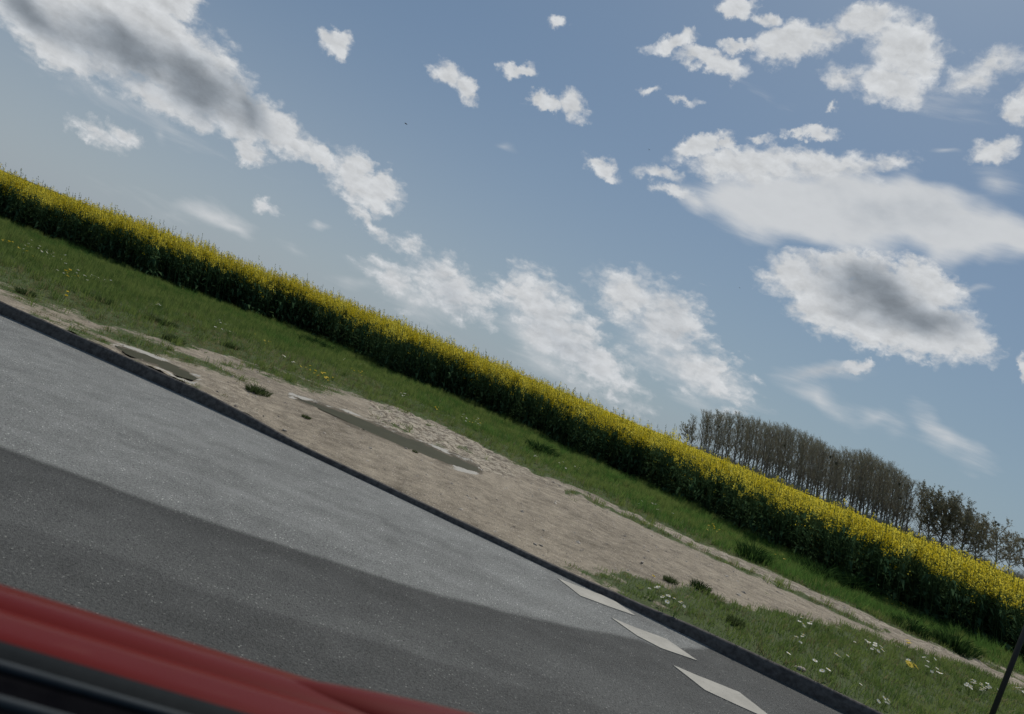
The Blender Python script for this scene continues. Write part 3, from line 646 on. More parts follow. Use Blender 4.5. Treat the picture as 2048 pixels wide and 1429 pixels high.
# ------------------------------------------------------------------ road markings: three dashes of a give-way line
m, t, p = material('road_paint'); c = t.new('ShaderNodeTexCoord').outputs['Object']
n1 = t.noise(c, 60, 5, .7); n2 = t.noise(c, 5, 4, .6)
col = t.mix(t.ramp(n2, .3, .7), rgb(.27, .255, .215), rgb(.355, .335, .285)); col = t.mix(t.ramp(n1, .60, .68), col, rgb(.12, .12, .12))
t.l.new(col, p.inputs['Base Color']); p.inputs['Roughness'].default_value = .8; bump(t, p, n1, .3, .004); M_PAINT = m
marks = [([(1116, 1157), (1161, 1174), (1224, 1198), (1272, 1232), (1215, 1212), (1161, 1192)], 'timeworn white give way dash nearest the kerb, farthest of three'),
         ([(1222, 1235), (1262, 1252), (1333, 1278), (1396, 1322), (1322, 1296), (1275, 1272)], 'timeworn white give way dash in the middle of three'),
         ([(1346, 1330), (1395, 1351), (1478, 1384), (1560, 1448), (1470, 1408), (1410, 1380)], 'timeworn white give way dash nearest the car, cut by the photo edge')]
for pts, lab in marks:
    o = sheet('road_dash', pts, .0045, M_PAINT, .004, 160, kind='structure')
    bm = bmesh.new(); bm.from_mesh(o.data); r_ = bmesh.ops.extrude_face_region(bm, geom=bm.faces[:]); bmesh.ops.translate(bm, vec=(0, 0, -.0035), verts=[v for v in r_['geom'] if isinstance(v, bmesh.types.BMVert)])
    bmesh.ops.recalc_face_normals(bm, faces=bm.faces[:]); bm.to_mesh(o.data); bm.free()
    del o['kind']; tag(o, lab, 'road marking', 'dashes of the give way line')

# ------------------------------------------------------------------ trees beyond the field
def tree_tpl(h, kind, seed):
    "trunk and crown templates; kind 'poplar' narrow and bare, 'broad' wide and olive, 'open' a loose low tree"
    R = random.Random(seed); TR, CR = Tpl(), Tpl()
    rad = h*.016; pts = []; x = y = 0
    nseg = 6; tip = .9 if kind == 'poplar' else .62
    for i in range(nseg+1):
        pts.append(Vector((x, y, h*tip*i/nseg))); x += R.uniform(-.012, .012)*h; y += R.uniform(-.012, .012)*h
    for i in range(nseg): TR.tube(pts[i], pts[i+1], rad*(1-i/nseg*.85), rad*(1-(i+1)/nseg*.85), 5)
    def at(f): f = min(max(f, 0), .999)*nseg; i = int(f); return pts[i].lerp(pts[i+1], f-i)
    nl = {'poplar': 31, 'broad': 38, 'open': 24}[kind]
    for k in range(nl):
        f0 = {'poplar': .13, 'broad': .12, 'open': .22}[kind]; f = f0 + (.98-f0)*((k+R.random())/nl); f = min(f, .98); o_ = at(f); a = k*2.4+R.uniform(-.5, .5)
        if kind == 'poplar': L = h*(.30-.19*f)*R.uniform(.8, 1.25); e = R.uniform(.75, 1.15)
        elif kind == 'broad': L = h*(.50-.16*f)*R.uniform(.75, 1.1); e = R.uniform(.25, 1.0)+.3*f
        else: L = h*(.50-.2*f)*R.uniform(.7, 1.2); e = R.uniform(.3, 1.1)
        d = Vector((math.cos(a)*math.cos(e), math.sin(a)*math.cos(e), math.sin(e))); q = o_+d*L*.55; q2 = q+(d+Vector((0, 0, .35))).normalized()*L*.5
        TR.tube(o_, q, rad*.42, rad*.24, 3); TR.tube(q, q2, rad*.24, rad*.08, 3)
        nt = {'poplar': 8, 'broad': 12, 'open': 16}[kind]
        for i in range(nt):
            ff = R.uniform(.2, 1.); b = o_.lerp(q, ff*2) if ff < .5 else q.lerp(q2, ff*2-1)
            v = (d*.6+Vector((R.uniform(-.8, .8), R.uniform(-.8, .8), R.uniform(.0, .9)))).normalized()*h*R.uniform(.045, .10)
            CR.ribbon(b, b+v, h*.0036, 0)
            for j in range(3 if kind != 'open' else 2):
                b2 = b+v*R.uniform(.3, 1.); v2 = (v.normalized()+Vector((R.uniform(-.9, .9), R.uniform(-.9, .9), R.uniform(-.2, .9)))).normalized()*h*R.uniform(.025, .06)
                CR.ribbon(b2, b2+v2, h*.0024, 0)
                nb = {'poplar': 2, 'broad': 6, 'open': 5}[kind]
                for z_ in range(nb):
                    c_ = b2+v2*R.uniform(.2, 1.)+Vector((R.uniform(-1, 1), R.uniform(-1, 1), R.uniform(-1, 1)))*h*.012
                    rr = h*R.uniform(.003, .006 if kind == 'poplar' else .013); u = Vector((R.uniform(-1, 1), R.uniform(-1, 1), R.uniform(-1, 1))).normalized(); w = u.orthogonal().normalized()
                    CR.face([c_-w*rr, c_+u*rr, c_+w*rr, c_-u*rr], 1)
    return TR, CR
def mistletoe_tpl(seed):
    R = random.Random(seed); T = Tpl()
    for i in range(60):
        v = Vector((R.uniform(-1, 1), R.uniform(-1, 1), R.uniform(-1, 1))).normalized()*R.uniform(.5, 1.); T.ribbon(v*.1, v, .09, 0); T.face([v, v+Vector((.2, 0, .1)), v+Vector((0, .15, .2))], 0); T.face([v*.7, v*.7+Vector((-.25, 0, .1)), v*.7+Vector((0, .15, -.25))], 0)
    return T
def lean(T, k):
    T.v = [(x-k*z, y, z) for x, y, z in T.v]; return T
TREES = {}
for kind, cnt in (('poplar', 7), ('broad', 3), ('open', 2)):
    lst = []
    for i in range(cnt):
        TR, CR = tree_tpl(1.0, kind, 100+i*7+len(kind)); lean(TR, .27); lean(CR, .27)
        mt, mc = TR.mesh(kind+'_trunk', [M_BARK]), CR.mesh(kind+'_crown', [M_TWIG, M_BUDS if kind != 'broad' else M_OLIVE])
        attr(mc, 'vary', np.repeat(np.random.default_rng(i).random(len(mc.vertices)//4+1), 4)[:len(mc.vertices)]); lst.append((mt, mc))
    TREES[kind] = lst
MIST = [mistletoe_tpl(i).mesh('mistletoe_ball', [M_MIST]) for i in range(2)]
TT = np.array([(1340, 905), (1362, 858), (1378, 826), (1400, 818), (1440, 817), (1475, 826), (1520, 838), (1560, 845), (1600, 862), (1640, 878), (1668, 898), (1690, 893), (1720, 898), (1760, 915), (1795, 938), (1835, 958)])
def plant_tree(px, ytop, dist_, kind, i, label, group, hk=1., mist=0, width=1.):
    "stands where the sight line at image column px meets the far field, tall enough to reach ytop"
    yh = 338+.4*px
    base = ray(px, yh+4); base = base/base[1]*dist_; base[2] = 0
    hgt = (yh-ytop)*math.cos(ROLL)/FPX*dist_*1.02*hk + EYE; mt, mc = TREES[kind][i % len(TREES[kind])]
    r = empty(kind+'_tree' if kind != 'open' else 'loose_tree', (base[0], base[1], -.05), label=label, cat='tree', group=group)
    r.scale = (hgt*width, hgt*width, hgt); 
    obj('trunk', mt, r); obj('crown', mc, r)
    rr = random.Random(i*13+int(px))
    for k in range(mist):
        b = obj('mistletoe', MIST[k % 2], r); z = rr.uniform(.5, .92); b.location = (rr.uniform(-.09, .09)-.27*z, rr.uniform(-.08, .08), z); s_ = rr.uniform(.020, .036); b.scale = (s_, s_, s_)
    return r
n = 0
front = list(np.arange(1374, 1832, 13.5))
for row, (dd, hk) in enumerate(((215, 1.), (226, .985), (238, .97), (250, .95))):
    for i, x in enumerate(front):
        x = x + [0, 6, -4, 3][row] + random.uniform(-3, 3); ytop = np.interp(x, TT[:, 0], TT[:, 1])
        # gaps in the row seen against the sky
        if row > 0 and (x < 1400 or 1810 < x): continue
        if row > 1 and (x < 1450 or random.random() < .2): continue
        if row > 2: continue
        if row == 0 and i == 0: lab, grp = 'bare spreading tree standing alone at the left end of the distant tree row', None
        elif row == 0: lab, grp = 'tall bare poplar in the front of the distant row behind the yellow field', 'poplars in the front of the distant row'
        else: lab, grp = 'bare poplar deeper inside the distant row, seen between the front trunks', 'poplars deeper in the distant row'
        kind = 'open' if (row == 0 and i == 0) else 'poplar'
        plant_tree(x-2, ytop+random.uniform(-2, 5), dd, kind, n*3+row, lab, grp, hk*random.uniform(.93, 1.03), mist=(1 if random.random() < .5 else 0) + (random.random() < .25), width=.95 if kind == 'poplar' else 1.0); n += 1
for (x, yt, dd, kd, i, lab, wd) in [
    (1838, 965, 235, 'poplar', 2, 'thin bare tree in the gap between the poplar row and the round olive trees', 1.),
    (1856, 962, 212, 'broad', 0, 'round olive green budding tree, leftmost of the broad trees on the right', .95),
    (1884, 966, 208, 'broad', 1, 'tallest broad olive green tree right of the poplar row', 1.05),
    (1922, 988, 205, 'broad', 2, 'broad round topped olive tree sloping down towards the loose tree', 1.1),
    (1950, 1022, 210, 'broad', 0, 'smaller olive tree tucked under the right side of the broad round crown', 1.0),
    (1905, 985, 232, 'poplar', 4, 'bare upright tree showing behind the broad olive crowns', 1.),
    (1990, 1020, 200, 'open', 1, 'loose dark tree with open twigs and dark clumps, standing right of the broad trees', 1.1),
    (2016, 1052, 206, 'open', 0, 'low thin bare tree at the right end of the group', .8),
    (2064, 1062, 195, 'broad', 1, 'dark tree cut by the right edge of the photo', 1.)]:
    plant_tree(x, yt, dd, kd, i, lab, None, mist=(3 if kd == 'open' else 0), width=wd)
# low scrub under the trees
T = []
for k in range(3):
    S = Tpl(); R = random.Random(k)
    for i in range(160):
        c_ = Vector((R.gauss(0, .5), R.gauss(0, .4), abs(R.gauss(0, .45)))); v = Vector((R.uniform(-.4, .4), R.uniform(-.4, .4), R.uniform(.1, .6))); S.ribbon(c_, c_+v, .035, 0)
        u = Vector((R.uniform(-1, 1), R.uniform(-1, 1), R.uniform(-1, 1))).normalized()*.07; w = u.orthogonal()*.8; S.face([c_-w, c_+u, c_+w, c_-u], 0)
    T.append(S)
n = 150; ux = rng.uniform(1385, 2100, n); P = np.array([ray(a, 342+.4*a)/ray(a, 342+.4*a)[1]*b for a, b in zip(ux, rng.uniform(205, 240, n))]); P[:, 2] = 0
tag(obj('undergrowth', scatter('undergrowth', T, rng.integers(0, 3, n), P, rng.uniform(0, 6.28, n), rng.uniform(1.4, 2.6, n), [M_TWIG])), 'dark brown scrub between the trunks under the distant trees', 'scrub', kind='stuff')

# ------------------------------------------------------------------ single tufts, weeds and flowers on the verge
def tuft_mesh(seed, dark=False):
    R = random.Random(seed); T = Tpl()
    for i in range(280):
        a = R.uniform(0, 6.28); s_ = R.random()**.6*.5; ox, oy = math.cos(a)*s_, math.sin(a)*s_; l_ = R.uniform(.5, 1.)*(1.05-s_); b = a+R.uniform(-.6, .6); d = l_*R.uniform(.1, .7); w = .026; c_ = R.uniform(0, 3.14)
        wx, wy = math.cos(c_)*w/2, math.sin(c_)*w/2; m_ = (ox+math.cos(b)*d*.4, oy+math.sin(b)*d*.4, l_*.65)
        T.face([(ox-wx, oy-wy, -.05), (ox+wx, oy+wy, -.05), (m_[0]+wx, m_[1]+wy, m_[2]), (m_[0]-wx, m_[1]-wy, m_[2])]); T.face([(m_[0]-wx, m_[1]-wy, m_[2]), (m_[0]+wx, m_[1]+wy, m_[2]), (ox+math.cos(b)*d, oy+math.sin(b)*d, l_)])
    me = T.mesh('grass_tuft', [M_TUFT if not dark else M_DARKGRASS]); attr(me, 'vary', np.repeat(np.random.default_rng(seed).random(len(me.vertices)//7+1), 7)[:len(me.vertices)]); return me
TUFT = [tuft_mesh(i) for i in range(3)]; TUFTL = [tuft_mesh(10+i, True) for i in range(2)]
def ground_at(x, y):
    p_ = G(x, y, .10)
    for _ in range(3): p_ = G(x, y, float(verge_z(np.array([p_[0]]), np.array([p_[1]]))[0]))
    return p_
for i, (x, y, wpx, hgt, lush, lab) in enumerate([
    (515, 787, 42, .11, 0, 'dark green grass tussock alone on the bare dirt beside the kerb'),
    (612, 836, 16, .04, 0, 'small low weed tuft on the dirt below the long puddle'),
    (345, 684, 36, .12, 0, 'rounded grass tussock above the small puddle by the kerb'),
    (462, 697, 26, .12, 0, 'dark tussock at the end of a pale bare streak in the verge'),
    (208, 607, 34, .12, 0, 'dark grass clump on the left verge below the daisies'),
    (330, 650, 40, .10, 0, 'wide low grass clump beside the small bare patch on the left verge'),
    (300, 640, 20, .12, 0, 'small tussock next to the bare sandy spot of the left verge'),
    (50, 590, 30, .10, 0, 'grass tussock near the left edge just above the kerb dirt'),
    (622, 690, 44, .30, 1, 'tall leafy weed clump at the foot of the crop left of centre'),
    (655, 700, 34, .22, 1, 'lower bright weed clump right beside the tall one at the crop foot'),
    (1080, 905, 60, .24, 1, 'tall grass clump at the crop foot above the start of the track'),
    (1400, 1178, 34, .10, 1, 'small green weed on the inner edge of the dirt track'),
    (1505, 1120, 60, .30, 1, 'dark grass clump hanging over the upper edge of the track'),
    (1640, 1160, 80, .34, 1, 'dense dark grass mound above the track, left of two'),
    (1700, 1178, 70, .36, 1, 'dense dark grass mound above the track, right of two'),
    (1908, 1300, 72, .30, 1, 'dark rounded grass mound beside the track near the right edge'),
    (1820, 1262, 60, .22, 1, 'low grass mound between the dark ones beside the track'),
    (1470, 1250, 30, .09, 0, 'thin green tussock in the kerb side verge beside the dirt'),
    (1340, 1165, 26, .07, 0, 'flat grass tuft where the dirt meets the kerb side verge'),
    (830, 905, 10, .03, 0, 'tiny weed on the near shore of the long puddle')]):
    p_ = ground_at(x, y); dpt = p_[1]; wd = wpx/FPX*dpt*1.15
    o = obj('grass_tussock', (TUFTL[i % 2] if lush else TUFT[i % 3]), None, tuple(p_)); o.rotation_euler = (0, 0, i*1.7); o.scale = (wd, wd, hgt); tag(o, lab, 'grass tussock')

def flower_mesh(name, petals, r, hgt, mp, mc, seed):
    R = random.Random(seed); T = Tpl(); T.tube((0, 0, 0), (0, 0, hgt), .0015, .0015, 3, 2)
    for i in range(petals):
        a = 6.283*i/petals; b = a+6.283/petals*.42; c_ = a-6.283/petals*.42
        T.face([(0, 0, hgt), (math.cos(c_)*r*.7, math.sin(c_)*r*.7, hgt+.004), (math.cos(a)*r, math.sin(a)*r, hgt+.003), (math.cos(b)*r*.7, math.sin(b)*r*.7, hgt+.004)], 0)
    for i in range(6):
        a = 1.047*i; T.face([(0, 0, hgt+.009), (math.cos(a)*r*.3, math.sin(a)*r*.3, hgt+.0055), (math.cos(a+1.047)*r*.3, math.sin(a+1.047)*r*.3, hgt+.0055)], 1)
    me = T.mesh(name, [mp, mc, M_STEM]); return me
DAISY = flower_mesh('daisy', 10, .021, .07, M_WHITE, M_GOLD, 1); DAND = flower_mesh('dandelion', 14, .024, .07, M_GOLD, M_GOLD, 2)
CL = [  # (x, y, spread x, spread y, tilt, count, kind, where)
 (70, 505, 55, 12, 22, 26, 'd', 'in the big white patch on the far left verge'), (45, 500, 35, 12, 20, 5, 'y', 'in the white daisy patch on the far left'),
 (190, 563, 36, 5, 8, 10, 'd', 'in the pale streak right of the yellow cluster'), (140, 557, 16, 8, 20, 8, 'y', 'in the small cluster on the left verge'), (160, 562, 40, 10, 10, 8, 'd', 'around the yellow cluster on the left verge'),
 (12, 490, 14, 5, 20, 4, 'y', 'at the left edge under the crop'), (100, 480, 30, 5, 22, 6, 'd', 'in a thin line close under the crop on the left'), (130, 600, 10, 4, 25, 2, 'y', 'alone below the left cluster'),
 (313, 618, 12, 4, 5, 4, 'd', 'beside the bare patch of the left verge'), (430, 655, 40, 12, 25, 8, 'd', 'thinly spread on the green left of centre'), (535, 690, 26, 8, 25, 5, 'y', 'on the green below the leafy weeds'),
 (650, 763, 16, 5, 15, 12, 'y', 'in the dense orange yellow cluster at the centre verge'), (615, 748, 24, 4, 20, 7, 'y', 'in the streak leading to the centre cluster'), (570, 727, 22, 6, 30, 4, 'd', 'beside the streak at the centre verge'),
 (685, 725, 5, 2, 0, 3, 'd', 'in the bright white spot under the crop'), (718, 733, 10, 3, 10, 3, 'd', 'right of the bright white spot under the crop'), (720, 752, 22, 5, 20, 6, 'y', 'on the green under the white spot'),
 (805, 795, 14, 5, 15, 6, 'd', 'above the sandy bank'), (870, 822, 14, 5, 20, 4, 'y', 'above the right part of the sandy bank'), (935, 845, 22, 8, 20, 9, 'd', 'in the group under the crop right of centre'),
 (950, 850, 26, 8, 25, 5, 'y', 'in the group under the crop right of centre'), (1068, 925, 5, 3, 0, 3, 'd', 'alone above the start of the track'), (1150, 940, 60, 12, 25, 7, 'd', 'spread in the long grass above the track'),
 (1310, 1030, 50, 12, 20, 6, 'd', 'in the grass bank beside the track'), (1420, 1065, 20, 6, 20, 7, 'y', 'in the grass bank beside the track'), (1560, 1120, 22, 5, 25, 8, 'y', 'in a pale streak of the grass bank on the right'),
 (1800, 1218, 30, 6, 22, 7, 'y', 'at the crop foot near the right edge'), (1330, 1210, 40, 14, 25, 12, 'd', 'on the thin kerb side verge'), (1300, 1165, 3, 2, 0, 1, 'y', 'alone where the dirt meets the kerb side verge'),
 (1610, 1262, 22, 5, 5, 8, 'd', 'in the upper left of the kerb side grass'), (1600, 1300, 14, 6, 20, 4, 'd', 'low in the kerb side grass'), (1745, 1305, 32, 8, 20, 12, 'd', 'in the middle of the kerb side grass'),
 (1818, 1300, 8, 3, 5, 3, 'y', 'at the edge of the track on the right'), (1672, 1330, 12, 3, 10, 2, 'd', 'standing apart in the kerb side grass'), (1940, 1385, 12, 9, 15, 12, 'd', 'in the white cluster left of the dark post'),
 (1968, 1392, 12, 9, 20, 9, 'd', 'in the white cluster nearest the dark post'), (1700, 1385, 200, 30, 24, 14, 'd', 'scattered low in the kerb side grass'), (1860, 1340, 60, 20, 24, 9, 'd', 'between the yellow flower and the white clusters'), (2044, 1396, 10, 3, 0, 4, 'd', 'at the right edge beyond the dark post')]
for (x, y, sx, sy, a, cnt, kd, where) in CL:
    a = math.radians(a)
    for k in range(cnt):
        u, v = random.gauss(0, .55)*sx, random.gauss(0, .55)*sy; qx, qy = x+u*math.cos(a)-v*math.sin(a), y+u*math.sin(a)+v*math.cos(a)
        p_ = ground_at(qx, qy)
        if p_[1] < np.interp(p_[0], xs, ka[:, 1])+.04: continue
        o = obj('daisy' if kd == 'd' else 'dandelion', DAISY if kd == 'd' else DAND, None, tuple(p_)); s_ = random.uniform(.7, 1.15); o.scale = (s_, s_, random.uniform(.8, 1.5))
        o.rotation_euler = (random.uniform(.1, .6), random.uniform(-.3, .3), random.uniform(0, 6.28))
        nm = ('small white daisy ' if kd == 'd' else 'yellow dandelion ')+where
        tag(o, nm, 'daisy' if kd == 'd' else 'dandelion', ('daisies ' if kd == 'd' else 'dandelions ')+where if cnt > 1 else None)
p_ = ground_at(1808, 1341)
for k, (sx, lab) in enumerate(((2.0, 'large bright yellow dandelion head in the kerb side grass, left of a touching pair'), (1.7, 'bright yellow dandelion head touching a larger one in the kerb side grass'))):
    o = obj('dandelion', DAND, None, tuple(p_+np.array([.035*k-.01, -.012*k, 0]))); o.scale = (sx, sx, 1.3); o.rotation_euler = (.5, .1, k); tag(o, lab, 'dandelion')

# a few stones
def rock(seed):
    bm = bmesh.new(); bmesh.ops.create_icosphere(bm, subdivisions=2, radius=1); R = random.Random(seed)
    for v in bm.verts: v.co *= R.uniform(.82, 1.12); v.co.z *= .55
    me = bpy.data.meshes.new('stone'); bm.to_mesh(me); bm.free(); me.materials.append(M_PEBBLE); return me
for i, (x, y, z, s_, lab) in enumerate([(1597, 1352, None, .030, 'pale flat stone lying on the kerb top on the right'), (569, 862, None, .020, 'dark little stone beside the lowered kerb'), (1070, 1090, None, .016, 'brown stone on the dirt next to the kerb'),
        (1082, 1092, None, .013, 'small pale stone beside the brown one by the kerb'), (1284, 1126, None, .014, 'lone small stone in the middle of the dirt track'), (648, 868, None, .018, 'pale stone on the dirt below the long puddle'), (812, 898, None, .015, 'white stone on the near shore of the long puddle')]):
    p_ = ground_at(x, y) if i else ground_at(1600, 1340)
    o = obj('stone', rock(i), None, (p_[0], p_[1], p_[2]+s_*.3)); o.scale = (s_*1.5, s_, s_); o.rotation_euler = (0, 0, i*.9+.3); tag(o, lab, 'stone')

# ------------------------------------------------------------------ dark roadside post at the right edge
m, t, p = material('black_metal'); p.inputs['Base Color'].default_value = rgb(.013, .014, .016); p.inputs['Roughness'].default_value = .45
c = t.new('ShaderNodeTexCoord').outputs['Object']; t.l.new(t.mix(t.noise(c, 18, 4), rgb(.020, .022, .025), rgb(.035, .036, .038)), p.inputs['Base Color']); M_BLACK = m
pb = G(1956, 1500, .1)
post = empty('roadside_post', tuple(pb), label='slim dark metal post standing upright at the right edge of the verge', cat='post')
def tube_obj(name, a, b, ra, rb, mat, parent, n=16):
    T = Tpl(); T.tube(a, b, ra, rb, n); k = len(T.v)
    T.f.append(tuple(range(n, 2*n))); T.m.append(0); T.f.append(tuple(reversed(range(n)))); T.m.append(0)
    v, l, z, mm = T.arrays(); me = mesh_np(name, v, l, z, [mat], mm); 
    me.polygons.foreach_set('use_smooth', [len(p_.vertices) == 4 for p_ in me.polygons]); return obj(name, me, parent)
tube_obj('pole', (0, 0, -.1), (.02, 0, 1.9), .018, .016, M_BLACK, post); tube_obj('collar', (0, 0, -.02), (0, 0, .05), .045, .040, M_BLACK, post); tube_obj('cap', (.02, 0, 1.9), (.02, 0, 1.93), .024, .018, M_BLACK, post)

# ------------------------------------------------------------------ red car the photograph was taken from
m, t, p = material('red_car_paint'); M_RED = m
c = t.new('ShaderNodeTexCoord').outputs['Object']
t.l.new(t.mix(t.noise(c, 3, 5, .6), rgb(.085, .0045, .0025), rgb(.125, .008, .004)), p.inputs['Base Color'])
p.inputs['Roughness'].default_value = .5; p.inputs['Coat Weight'].default_value = .20; p.inputs['Coat Roughness'].default_value = .08; p.inputs['Specular IOR Level'].default_value = .06
dn = t.noise(c, 900, 2, .6); bump(t, p, dn, .08, .0006)
M_RUBBER = simple('window_rubber', (.006, .008, .009), (.009, .011, .012), 60, .75, 0, .08)
M_TRIM = simple('satin_trim', (.03, .036, .038), (.04, .045, .048), 50, .6, 0, .15)
M_INNER = simple('dark_door_card', (.002, .002, .003), (.004, .004, .005), 60, .95, 0, .02)
M_TYRE = simple('tyre_rubber', (.010, .010, .010), (.02, .02, .02), 40, .85, .3)
M_RIM = simple('wheel_rim_alloy', (.30, .30, .31), (.4, .4, .4), 20, .35, 0, .5, .8)
M_GLASS = simple('lamp_glass', (.5, .5, .5), (.6, .6, .6), 3, .08, 0, .6)
zr = EYE-.32
Aw, Bw = G(0, 1140, zr), G(600, 1326, zr)
ax = (Bw-Aw); ax[2] = 0; ax /= np.linalg.norm(ax); ay = np.array([-ax[1], ax[0], 0])      # ax forwards along the car, ay outwards
lat = float(np.dot(Aw[:2], ay[:2])); print('door distance', lat)
car = empty('red_car', (float(ay[0]*lat), float(ay[1]*lat), 0), label='red car showing its door top and mirror at the bottom left', cat='car')
car.rotation_euler = (0, 0, math.atan2(ax[1], ax[0]))
def cl(x, y, z):      # photo point on level z -> car frame (forward, outward, up)
    g_ = G(x, y, z); return np.array([np.dot(g_[:2], ax[:2]), np.dot(g_[:2], ay[:2])-lat, z])
def loft(name, profile, x0, x1, n, mat, parent, f=None, smooth=True):
    "profile [(out, up)] swept along the car from x0 to x1"
    X = np.linspace(x0, x1, n); P = np.zeros((n, len(profile), 3))
    for i, x in enumerate(X):
        for j, (o_, u) in enumerate(profile):
            q = (x, o_, u) if f is None else f(x, o_, u, j); P[i, j] = q
    o = obj(name, grid_mesh(name, P[::-1], [mat], smooth), parent)
    md = o.modifiers.new('thickness', 'SOLIDIFY'); md.thickness = .004; md.offset = 0; return o
inn = cl(0, 1290, zr)[1]; l1 = cl(0, 1332, zr+.008)[1]; l2 = cl(0, 1405, zr+.012)[1]; print('offsets', inn, l1, l2)
door = [(inn, zr-.003), (inn+.004, zr-.001), (inn*.82, zr-.002), (inn*.62, zr-.0045), (inn*.50, zr-.0065), (inn*.48, zr-.0078), (inn*.455, zr-.0078), (inn*.44, zr-.0070), (inn*.25, zr-.008), (-.004, zr-.012), (.012, zr-.022), (.030, zr-.045), (.048, zr-.10), (.058, zr-.2), (.058, zr-.32), (.05, zr-.45), (.035, zr-.6), (.0, zr-.68)]
loft('front_door', door, -.95, .28, 60, M_RED, car)
loft('rear_door', door, -1.95, -.956, 20, M_RED, car)
def wing(x, o_, u, j):
    k = max(0, (x-.286)/1.2); return (x, o_-.16*k**2*1.2, u-(.03*k+.10*k*k)*(u/zr))
loft('front_wing', door, .286, 1.45, 30, M_RED, car, wing)
loft('outer_window_seal', [(inn-.030, zr-.006), (inn-.026, zr-.002), (inn-.012, zr+.001), (inn-.001, zr+.001), (inn+.002, zr-.003)], -1.95, .28, 30, M_RUBBER, car)
loft('window_channel', [(inn-.048, zr-.03), (inn-.031, zr-.02), (inn-.029, zr+.0)], -1.95, .28, 8, M_RUBBER, car)
loft('trim_strip', [(l1-.002, zr+.006), (l1-.001, zr+.009), (l1+.001, zr+.009), (l1+.002, zr+.006)], -1.95, .28, 30, M_TRIM, car)
loft('inner_trim_strip', [(l2-.002, zr+.010), (l2-.001, zr+.0135), (l2+.001, zr+.0135), (l2+.002, zr+.010)], -1.95, .28, 30, M_TRIM, car)
loft('door_card', [(l1-.004, zr+.004), (l1-.012, zr+.003), (l2+.006, zr+.006), (l2-.01, zr+.010), (l2-.06, zr+.004), (l2-.08, zr-.03), (l2-.085, zr-.2), (l2-.06, zr-.6)], -1.95, .28, 30, M_INNER, car)
# mirror foot and housing, a rounded shell on the front corner of the door
mf = cl(760, 1400, zr+.005)
bm = bmesh.new(); bmesh.ops.create_uvsphere(bm, u_segments=48, v_segments=24, radius=1)
for v in bm.verts:
    x, y, z = v.co; k = (.55+.45*min(1, (x+1)*.9)) if x < .11 else 1.0
    v.co = Vector((x*.21, (y*.046)*k, z*.026*k - .003*x))
me = bpy.data.meshes.new('mirror_housing'); bm.to_mesh(me); bm.free(); me.materials.append(M_RED)
for p_ in me.polygons: p_.use_smooth = True
mh = obj('mirror_housing', me, car); mh.location = (mf[0]+.115, mf[1]+.006, zr-.016); mh.rotation_euler = (0, 0, math.radians(-2))
loft('mirror_gasket', [(-.03, -.013), (-.02, -.009), (.0, -.009), (.01, -.014)], mf[0]-.06, mf[0]+.12, 8, M_RUBBER, mh and car, lambda x, o_, u, j: (x, mf[1]+o_, zr+u-.012))
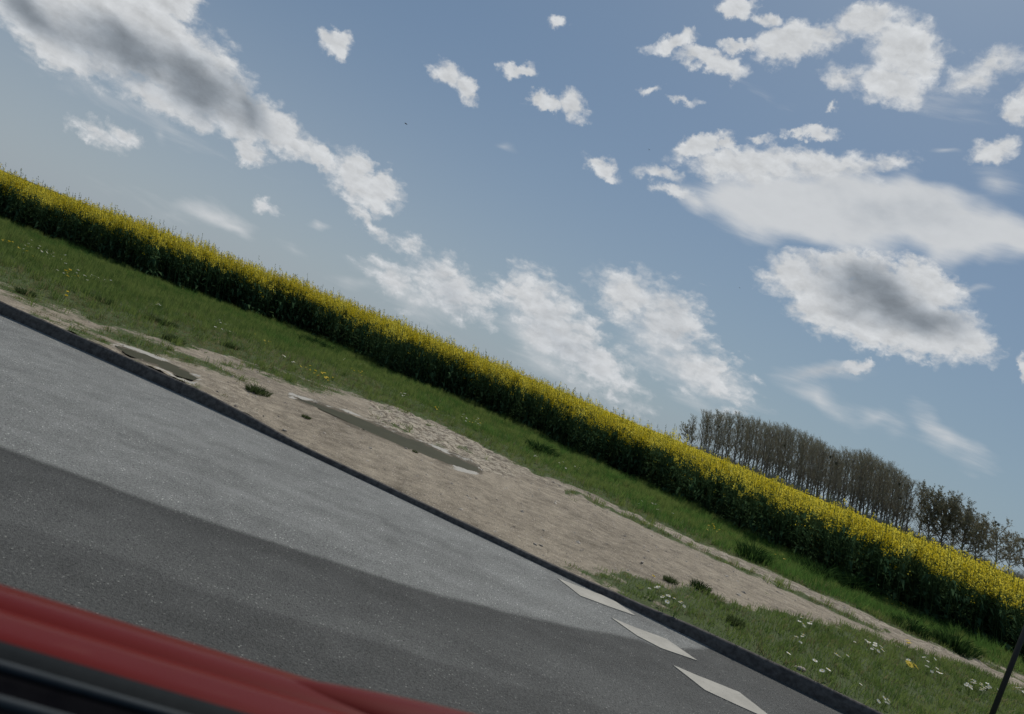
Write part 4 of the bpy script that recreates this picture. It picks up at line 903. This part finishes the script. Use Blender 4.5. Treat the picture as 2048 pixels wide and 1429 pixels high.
# bonnet, sill, wheels: the part of the car that lies beyond the frame
loft('bonnet', [(-1.55, zr-.02), (-1.2, zr+.03), (-.75, zr+.045), (-.3, zr+.03), (-.02, zr-.022)], .55, 1.55, 20, M_RED, car, lambda x, o_, u, j: (x, o_+(-.16*((x-.286)/1.2)**2 if j == 4 else (.16*((x-.286)/1.2)**2 if j == 0 else 0)), u-.10*((x-.55))**2-.02*(x-.55)))
loft('side_sill', [(.0, .30), (.03, .26), (.02, .2), (-.06, .18)], -1.75, .45, 10, M_BLACK, car)
for wx, nm in ((.90, 'front'), (-2.15, 'rear')):
    bm = bmesh.new(); n_ = 40; prof = [(.20, -.09), (.29, -.10), (.31, -.08), (.315, 0), (.31, .08), (.29, .10), (.20, .09)]
    rings = [[bm.verts.new((math.cos(6.2832*i/n_)*r_, o_, math.sin(6.2832*i/n_)*r_)) for i in range(n_)] for r_, o_ in prof]
    for a, b in zip(rings, rings[1:]):
        for i in range(n_): bm.faces.new((a[i], a[(i+1) % n_], b[(i+1) % n_], b[i]))
    me = bpy.data.meshes.new('tyre'); bm.to_mesh(me); bm.free(); me.materials.append(M_TYRE)
    w = link(bpy.data.objects.new('wheel', None)); w.parent = car; w.location = (wx, -.09, .315); obj('tyre', me, w)
    bm = bmesh.new(); hub = bmesh.ops.create_cone(bm, cap_ends=True, segments=24, radius1=.06, radius2=.05, depth=.04, matrix=Matrix.Translation((0, .06, 0)) @ Matrix.Rotation(math.pi/2, 4, 'X'))
    for k in range(10):
        mtx = Matrix.Rotation(k*.6283, 4, 'Y') @ Matrix.Translation((0, .055, .13)) @ Matrix.Diagonal((.03, .02, .17, 1)); bmesh.ops.create_cube(bm, size=1, matrix=mtx)
    me = bpy.data.meshes.new('rim'); bm.to_mesh(me); bm.free(); me.materials.append(M_RIM); obj('rim', me, w)

# ------------------------------------------------------------------ birds
def bird_mesh(flap):
    bm = bmesh.new(); bmesh.ops.create_uvsphere(bm, u_segments=12, v_segments=8, radius=1)
    for v in bm.verts:
        x, y, z = v.co; v.co = Vector((x*.16, y*.045*(1-.3*x), z*.045*(1-.2*x)))
    def f(pts): bm.faces.new([bm.verts.new(p_) for p_ in pts])
    for s_ in (1, -1):
        f([(.06, .03*s_, .01), (-.05, .03*s_, .01), (-.02, .17*s_, .01+flap*.6), (.05, .16*s_, .012+flap*.6)]); f([(.05, .16*s_, .012+flap*.6), (-.02, .17*s_, .01+flap*.6), (-.07, .34*s_, .01+flap)])
    f([(-.13, .02, 0), (-.13, -.02, 0), (-.24, -.035, 0), (-.24, .035, 0)]); f([(.15, .012, .01), (.15, -.012, .01), (.19, 0, .005)])
    me = bpy.data.meshes.new('bird'); bm.to_mesh(me); bm.free(); me.materials.append(M_BIRD); return me
for x, y, dd, sc, ang, fl_, lab in ((812, 248, 80, 1., .5, .05, 'dark bird gliding in the open blue left of the upper middle clouds'), (1298, 300, 120, .8, 1.4, .12, 'tiny dark bird high up between small clouds right of centre'), (1479, 576, 120, .8, 1.0, .08, 'tiny dark bird left of the grey bellied cloud')):
    d = ray(x, y)*dd; o = obj('bird', bird_mesh(fl_), None, (d[0], d[1], d[2]+EYE)); o.rotation_euler = (.3, .1, ang); o.scale = (sc, sc, sc); tag(o, lab, 'bird')
